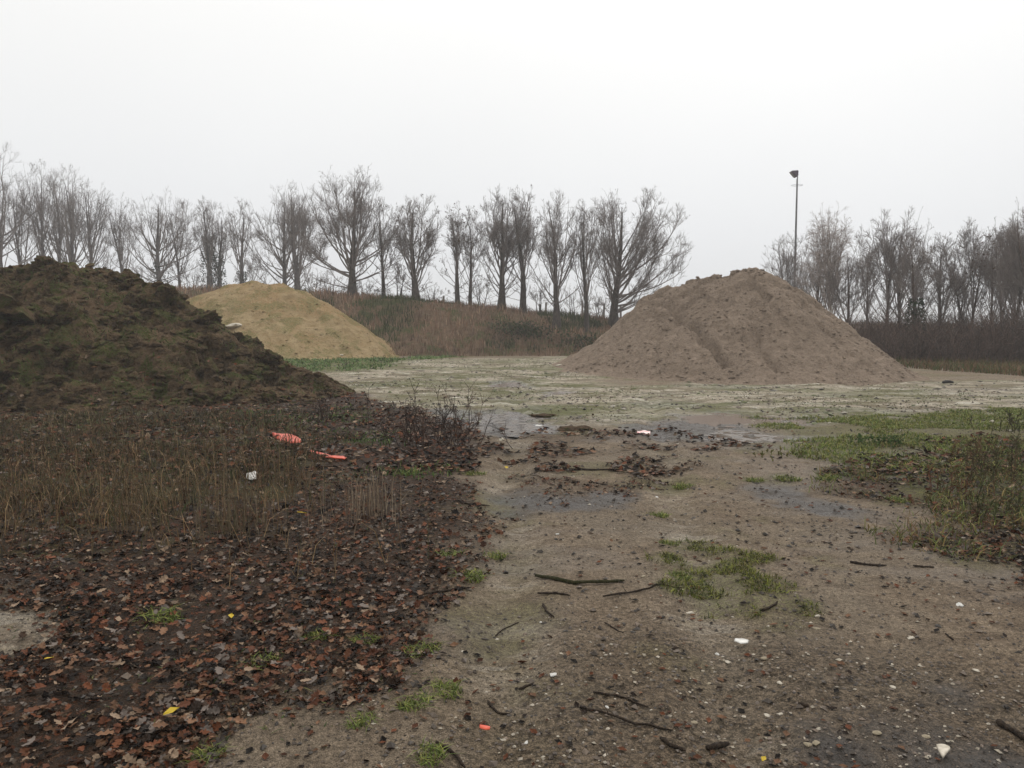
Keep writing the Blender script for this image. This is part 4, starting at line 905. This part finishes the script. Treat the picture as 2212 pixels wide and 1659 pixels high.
ST = [(1489, 1318, .020, 's', 'flat pale stone left of the small dark curved twig'), (1549, 1397, .012, 'w', 'white pebble just left of the torn white scrap'), (1573, 1417, .014, 's', 'cream pebble below the torn white scrap'), (1653, 1422, .017, 't', 'tan flat stone right below the torn white scrap'), (1371, 1455, .013, 't', 'tan pebble in the middle of the near track'),
      (1532, 1464, .011, 't', 'small tan pebble below the white pebble group'), (1764, 1334, .016, 's', 'pale stone right of the mossy patch'), (1763, 1358, .016, 't', 'tan stone just below the pale stone by the moss'), (1658, 1539, .013, 's', 'left pebble of a cream pair near the bottom'), (1684, 1538, .013, 's', 'right pebble of the cream pair near the bottom'),
      (1746, 1613, .015, 't', 'left stone of the yellowish pair at the bottom'), (1763, 1615, .015, 't', 'right stone of the yellowish pair at the bottom'), (1655, 1652, .014, 's', 'pale stone cut by the bottom edge'), (1168, 1341, .010, 'w', 'tiny white pebble on the left rut'), (1390, 1249, .016, 't', 'tan stone right of the long mossy stick'),
      (1196, 1460, .018, 'w', 'bright white pebble on the left rut of the track'), (782, 1502, .012, 'w', 'white pebble at the edge of the leaf litter'), (1136, 1598, .009, 'w', 'round white pebble near the small red scrap'), (1204, 1158, .014, 'w', 'small white pebble above the long mossy stick'), (1418, 1066, .018, 'w', 'white pebble high on the track'),
      (2072, 1308, .020, 'w', 'white angular stone on the right of the track'), (1967, 1378, .018, 's', 'pale flat stone below the white angular stone'), (1684, 1475, .012, 's', 'cream pebble lower right of the scrap'), (1930, 1487, .013, 's', 'cream pebble alone in dark gravel'), (1895, 1590, .016, 't', 'tan pebble in the dark gravel at the bottom right'),
      (540, 1548, .014, 's', 'cream pebble below the leaf litter at left'), (1000, 1405, .009, 's', 'little pebble beside the dark green tuft'), (1500, 1560, .014, 't', 'brown pebble left of the bottom stick'), (1310, 1530, .010, 'w', 'tiny white pebble by the lower long twig'), (2110, 1450, .014, 's', 'pale pebble near the right edge'), (2000, 1590, .016, 't', 'flat tan stone at lower right')]
stm = {k: [None]*3 for k in 'swt'}
for kk, mm in (('s', M_stone), ('w', M_white), ('t', M_tan)):
    stm[kk] = [lump_mesh('stone', 500+i+ord(kk), mm, .3, .55) for i in range(3)]
for i, (px, py, s, kk, lab) in enumerate(ST):
    x, y = G(px, py); o = put(bpy.data.objects.new('stone', stm[kk][i % 3])); s *= .85; o.location = (x, y, float(gz([x], [y])[0])+s*.12); o.scale = (s*1.25, s, s*.8); o.rotation_euler.z = i*2.1; tag(o, lab, 'stone', 'loose stones on the near track')
r = rngf(85); n = 9000; x = r.uniform(-15, -3.5, n); y = r.uniform(12.5, 19.8, n); z = soil_h(x, y); k = (z > base_z(x, y)+.1) & (fbm(x*1.1, y*1.1, 86, 3) > -.02); x, y, z = x[k], y[k], z[k]; n = len(x)
A = Acc(); blades(A, x, y, z-.01, r.uniform(.03, .11, n), r.uniform(.015, .035, n), 1.3, pick(r, n, [(.075, .10, .028), (.05, .065, .02), (.12, .09, .05), (.05, .035, .022), (.10, .12, .04)], .6, 1.2), r)
tag(A.obj('heap_weeds', M_attr, soil), kind='stuff')
# stones on heaps
for (px, py, s, lab, hf, par, y0, y1) in ((508, 706, .30, 'pale boulder half buried low on the yellow heap', yel_h, yel, 33, 44), (737, 768, .10, 'small white stone at the foot of the yellow heap', yel_h, yel, 33, 44), (768, 681, .13, 'whitish stone on the right edge of the yellow heap', yel_h, yel, 33, 44), (1192, 782, .07, 'pale rubble piece at the left toe of the brown heap', brown_h, brown, 18, 35), (1208, 790, .09, 'flat pale rubble lump by the left toe of the brown heap', brown_h, brown, 18, 35)):
    p = front_hit(hf, px, py, y0, y1)
    if p is None: x, y = G(px, py); p = np.array([x, y, float(base_z(x, y))])
    o = put(bpy.data.objects.new('stone', stm['s'][1])); o.location = p+np.array([0, 0, s*.15]); o.scale = (s*1.2, s, s*.8); tag(o, lab, 'stone', 'stones on the heaps')

# ------------------------------------------------------------------ sticks
def stick(pix, rad, lab, mat=None, seed=0, tw=False):
    r = rngf(600+seed); q = np.array([G(*p) for p in pix]); m = 14; seg = np.concatenate([[0], np.cumsum(np.hypot(*(q[1:]-q[:-1]).T))]); t = np.linspace(0, seg[-1], m)
    x = np.interp(t, seg, q[:, 0]); y = np.interp(t, seg, q[:, 1]); dx, dy = q[-1]-q[0]; L_ = math.hypot(dx, dy)+1e-6
    w_ = r.normal(0, .012, m)*min(1, L_*2); w_[0] = w_[-1] = 0; w_ = np.convolve(np.pad(w_, 1), [.3, .4, .3], 'valid'); x = x-dy/L_*w_; y = y+dx/L_*w_
    z = gz(x, y); z = np.maximum(z, z.mean())+rad*.8; c = np.array([x.mean(), y.mean(), z.mean()])
    V, F = tubes((np.stack([x, y, z], -1)-c)[None], (rad*np.interp(np.linspace(0, 1, m), [0, .1, .9, 1], [.75, 1, .8, .45])*r.uniform(.85, 1.15, m))[None], 7)
    lb = np.arange(7); F = np.concatenate([F, np.stack([lb[0]*np.ones(5, int), lb[2:], lb[1:6]], -1)])
    o = obj('stick', V, F, mat or M_stick, None, None, True); o.location = c; tag(o, lab, 'stick', 'sticks and twigs on the ground')
    if tw and m:
        for ii in (4, 7, 10):
            st = np.array([[x[ii], y[ii], z[ii]]])-c; d = norm(np.array([[r.normal(), r.normal(), .08]])); Q = grow(st, d, np.full(1, L_*.14), 3, .1, -.02, r); V, F = tubes(Q, taper(np.full(1, rad*.5), np.full(1, rad*.2), 3), 4); obj('side_twig', V, F, mat or M_stick, o)
R6 = lambda zx, zy: (1036.9+zx*.336, 1166.4+zy*.336)
R7 = lambda zx, zy: (1641.6+zx*.2708, 1209.6+zy*.2708)
R8 = lambda zx, zy: (604.8+zx*.2734, 1252.8+zy*.2734)
R5 = lambda zx, zy: (691.2+zx*.336, 777.6+zy*.336)
SK = [([(1157, 1246), (1200, 1255), (1240, 1263), (1300, 1260), (1349, 1259)], .0125, 'longest thick mossy stick lying across the near track', M_moss),
      ([R6(790, 380), R6(980, 350), R6(1120, 325), R6(1300, 325)], .006, 'long thin crooked twig right of the mossy stick'), ([R6(370, 350), R6(480, 352), R6(580, 372)], .007, 'brown twig just below the mossy stick'), ([R6(405, 415), R6(430, 460), R6(475, 505)], .006, 'short bent twig pointing down, below the mossy stick'),
      ([R6(640, 1105), R6(850, 1145), R6(1000, 1195), R6(1240, 1245)], .0055, 'longest twig of the near track, running down to the right'), ([R6(730, 1005), R6(880, 1020), R6(1080, 1100)], .0045, 'twig lying just above the longest near twig'), ([R6(800, 530), R6(920, 600)], .004, 'tiny diagonal twig in mid track'),
      ([R6(1800, 475), R6(1860, 462), R6(1915, 425)], .008, 'curved dark twig at the foot of the mossy patch'), ([R6(1455, 1338), R6(1600, 1302)], .012, 'short thick black stick near the bottom'), ([R6(250, 940), R6(345, 905)], .006, 'small dark twig right of the bright white pebble'), ([R6(2045, 1090), R6(2112, 1098)], .011, 'stubby black stick in dark gravel'),
      ([R6(1160, 1295), R6(1210, 1330), R6(1320, 1375)], .008, 'dark bent stick left of the short thick black stick'), ([R7(720, 20), R7(830, 40), R7(1010, 52)], .009, 'brown twig high on the right of the track'), ([R7(1480, 600), R7(1545, 650)], .005, 'tiny twig on the right of the track'), ([R7(1900, 1300), R7(2000, 1370), R7(2110, 1440)], .013, 'thick dark stick at the lower right edge'),
      ([R8(1230, 1310), R8(1330, 1350), R8(1420, 1430), R8(1465, 1485)], .007, 'arched dark twig at the bottom edge left of centre'), ([R8(2080, 200), R8(2105, 250), R8(2150, 300)], .005, 'small curved twig above the small white pebbles'), ([R8(1110, 150), R8(1300, 130), R8(1510, 95)], .007, 'twig poking from the litter towards the green tuft'),
      ([R8(1640, 900), R8(1720, 990), R8(1820, 1010)], .006, 'bent twig left of the bright pebble'), ([R8(1700, 395), R8(1790, 330), R8(1890, 310)], .004, 'thin reddish twig on the left rut'), ([(383, 1410), (403, 1454), (430, 1484), (464, 1504)], .005, 'thin curved bramble stem on the litter at left'), ([R5(870, 925), R5(960, 940), R5(1090, 950)], .008, 'straight twig crossing the litter edge, upper left of track'),
      ([R5(1600, 685), R5(1750, 690), R5(1980, 692)], .011, 'dark branch lying across the upper track'), ([R5(1760, 775), R5(1850, 785)], .010, 'short branch below the dark branch on the upper track'), ([R7(1220, 55), R7(1300, 62), R7(1390, 72)], .007, 'thin dark twig right of the brown twig')]
for i, s_ in enumerate(SK): stick(s_[0], s_[1], s_[2], s_[3] if len(s_) > 3 else None, i, tw=(i in (1, 4, 12, 22)))

# ------------------------------------------------------------------ litter: rags and scraps
def rag(pix, lab, mat, seed, nx=18, ny=7, thick=.012, crump=.03, lift=.05, cat='rag', name='plastic_rag'):
    """sheet of crumpled plastic given by its two long edges"""
    r = rngf(seed); a = np.array([G(*p) for p in pix[0]]); b = np.array([G(*p) for p in pix[1]]); u = np.linspace(0, 1, nx); v = np.linspace(0, 1, ny)
    fa = np.stack([np.interp(u, np.linspace(0, 1, len(a)), a[:, k]) for k in (0, 1)], -1); fb = np.stack([np.interp(u, np.linspace(0, 1, len(b)), b[:, k]) for k in (0, 1)], -1)
    Q = fa[None]*(1-v[:, None, None])+fb[None]*v[:, None, None]; x = Q[..., 0].ravel(); y = Q[..., 1].ravel(); c = np.array([x.mean(), y.mean()])
    z = gz(x, y); z = z.mean()+lift*np.sin(np.repeat(v, nx)*math.pi*.55)+crump*fbm(x*9, y*5, seed, 3)+.025
    F = grid_faces(ny, nx); V = np.stack([x-c[0], y-c[1], z-z.mean()], -1); V2 = V-np.array([0, 0, thick]); n = len(V)
    rim = [i for i in range(nx-1)]; E = [(i, i+1) for i in range(nx-1)]+[((ny-1)*nx+i+1, (ny-1)*nx+i) for i in range(nx-1)]+[((j+1)*nx, j*nx) for j in range(ny-1)]+[(j*nx+nx-1, (j+1)*nx+nx-1) for j in range(ny-1)]
    FF = np.concatenate([F, F[:, ::-1]+n, np.array([(q+0, p_, p_+n, q+n) for p_, q in E])])
    o = obj(name, np.concatenate([V, V2]), FF, mat, None, None, True); o.location = (c[0], c[1], z.mean()); return tag(o, lab, cat)
rag([[(590, 952), (605, 962), (625, 968), (650, 968)], [(588, 951), (608, 953), (634, 955), (651, 966)]], 'folded orange red plastic rag, left and wider of the two', M_red, 701, lift=.035, crump=.025)
rag([[(669, 982), (690, 991), (712, 999), (745, 1001)], [(671, 979), (692, 988), (725, 993), (749, 998)]], 'long narrow orange red plastic rag, right of the two', M_red, 702, lift=.01, crump=.03)
rag([[(1036, 1571), (1048, 1575), (1058, 1574)], [(1036, 1567), (1048, 1568), (1059, 1571)]], 'tiny red plastic scrap near the bottom of the track', M_red, 703, 8, 4, .003, .004, .006, 'scrap', 'plastic_scrap')
rag([[(532, 1044), (545, 1048), (556, 1045)], [(534, 1038), (548, 1035), (557, 1038)]], 'crumpled white paper scrap in the grass below the rags', M_white, 704, 9, 5, .005, .03, .03, 'scrap', 'paper_scrap')
rag([[(1376, 938), (1388, 939), (1404, 940)], [(1376, 935), (1390, 935), (1405, 937)]], 'white and pink scrap lying by the leaf strewn puddle edge', mat_plain('pink_scrap', (.7, .25, .25), (.8, .75, .72), 9, .5), 705, 9, 4, .005, .02, .02, 'scrap', 'paper_scrap')
rag([[(1586, 1386), (1600, 1392), (1616, 1391)], [(1588, 1383), (1604, 1384), (1617, 1387)]], 'torn white scrap lying on gravel in the near track', M_white, 706, 9, 5, .003, .008, .006, 'scrap', 'paper_scrap')
rag([[(2022, 1627), (2028, 1642), (2036, 1655)], [(2040, 1630), (2050, 1634), (2052, 1638)]], 'largest cream shard with pointed tip at the bottom right', M_stone, 707, 7, 6, .010, .004, .006, 'shard', 'pottery_shard')
rag([[(1156, 916), (1166, 917), (1176, 916)], [(1157, 915), (1167, 915), (1177, 915)]], 'thin white plastic strip at the right end of the puddle', M_white, 708, 8, 4, .004, .015, .01, 'scrap', 'plastic_scrap')
# dark log by the verge
x0, y0 = G(2047, 829); r = rngf(90); Q = np.array([[(x0-.14, y0, .04), (x0-.04, y0+.02, .06), (x0+.06, y0, .06), (x0+.15, y0-.02, .04)]]); Q[..., 2] += base_z(x0, y0)
V, F = tubes(Q, np.array([[.03, .045, .04, .025]]), 8); F = np.concatenate([F, [(0, k+1, k) for k in range(1, 7)]])
o = obj('log', V-np.array([x0, y0, 0]), F, M_black, smooth=True); o.location = (x0, y0, 0); tag(o, 'short black log on the bare ground before the scrub', 'log')
# turf clods on track
for px, py, s, lab in ((1245, 925, .19, 'low grassy clod of turf between puddle and track'), (1175, 897, .15, 'flat turf lump behind the puddle')):
    x, y = G(px, py); o = put(bpy.data.objects.new('turf_clod', rough_lump('turf_clod', int(px), M_bank, .7))); o.location = (x, y, -.03); o.scale = (s*1.5, s*.9, s*.5); tag(o, lab, 'clod')

# ------------------------------------------------------------------ fence posts on the skyline
for i, (px, ph, lab) in enumerate(((1166, .55, 'leftmost small fence post on the skyline'), (1179, .7, 'second small fence post from the left, behind the bank'), (1258, .9, 'thicker fence post left of the slim trunk, behind the bank'), (1304, .8, 'fence post just right of the slim oak trunk'), (1341, .6, 'fence post beside the widest oak'), (958, .4, 'lone low post right of the oval crowned oak'))):
    Yd = 54; x = PX(px, Yd); z = float(bank_h(np.array([x]), np.array([Yd]))[0]); t = empty('fence_post', (x, Yd, z), lab, 'fence post', 'fence posts on the skyline behind the bank')
    hgt = ph+.35; w_ = .06; lean = .05*math.sin(i*3)
    V = np.array([(-w_, -w_, -.2), (w_, -w_, -.2), (w_, w_, -.2), (-w_, w_, -.2), (-w_+lean, -w_, hgt), (w_+lean, -w_, hgt), (w_+lean, w_, hgt), (-w_+lean, w_, hgt), (lean, 0, hgt+.06)])
    F = np.array([(0, 1, 5), (0, 5, 4), (1, 2, 6), (1, 6, 5), (2, 3, 7), (2, 7, 6), (3, 0, 4), (3, 4, 7), (4, 5, 8), (5, 6, 8), (6, 7, 8), (7, 4, 8)])
    obj('post', V, F, M_post, t)

# ------------------------------------------------------------------ floodlight mast
Yd = 52; b0 = P(1715, 660, Yd); tpz = P(1724, 386, Yd)[2]; x = b0[0]+.0; t = empty('floodlight_mast', (x, Yd, 1.2), 'tall grey floodlight mast rising behind the brown heap', 'lamp mast')
H = tpz-1.2; zz = np.linspace(0, H, 8); Q = np.zeros((1, 8, 3)); Q[0, :, 2] = zz
V, F = tubes(Q, np.linspace(.095, .05, 8)[None], 10); obj('pole', V, F, M_steel, t, None, True)
a = np.linspace(0, 2*math.pi, 25); Q = np.stack([.36*np.cos(a), .36*np.sin(a), np.full(25, H-.42)], -1)[None]; V, F = tubes(Q, np.full((1, 25), .009), 5); o = obj('climbing_ring', V, F, M_steel, t)
Q = np.array([[(-.36, 0, H-.42), (.36, 0, H-.42)], [(0, -.36, H-.42), (0, .36, H-.42)]]); V, F = tubes(Q, np.full((2, 2), .005), 4); obj('ring_spoke', V, F, M_steel, t)
Q = np.array([[(0, 0, H-.02), (.03, 0, H+.1), (-.08, 0, H+.22)]]); V, F = tubes(Q, np.full((1, 3), .035), 6); obj('bracket', V, F, M_steel, t)
prof = np.array([(-.42, .46), (-.36, .50), (-.02, .52), (.04, .48), (.02, .28), (.05, .22), (-.05, .10), (-.12, .12)]); m = len(prof)
V = np.concatenate([np.stack([prof[:, 0]-.04, np.full(m, s), prof[:, 1]+H-.02], -1) for s in (-.22, .22)]); cen = np.array([[-.15, -.22, H+.33], [-.15, .22, H+.33]]); V = np.concatenate([V, cen])
F = []
for k in range(m):
    j = (k+1) % m; F += [(k, j, m+j), (k, m+j, m+k), (j, k, 2*m), (m+k, m+j, 2*m+1)]
fl = obj('floodlight', V, np.array(F), M_lamp, t)
g1 = np.array([(-.44, -.18, .45), (-.44, .18, .45), (-.17, .18, .14), (-.17, -.18, .14)])+np.array([-.035, 0, H-.03]); obj('lamp_glass', g1, np.array([(0, 1, 2, 3)]), M_glass, fl)
print('tris', sum(len(o.data.polygons)*(2 if len(o.data.polygons) and o.data.polygons[0].loop_total == 4 else 1) for o in sc.objects if o.type == 'MESH'))
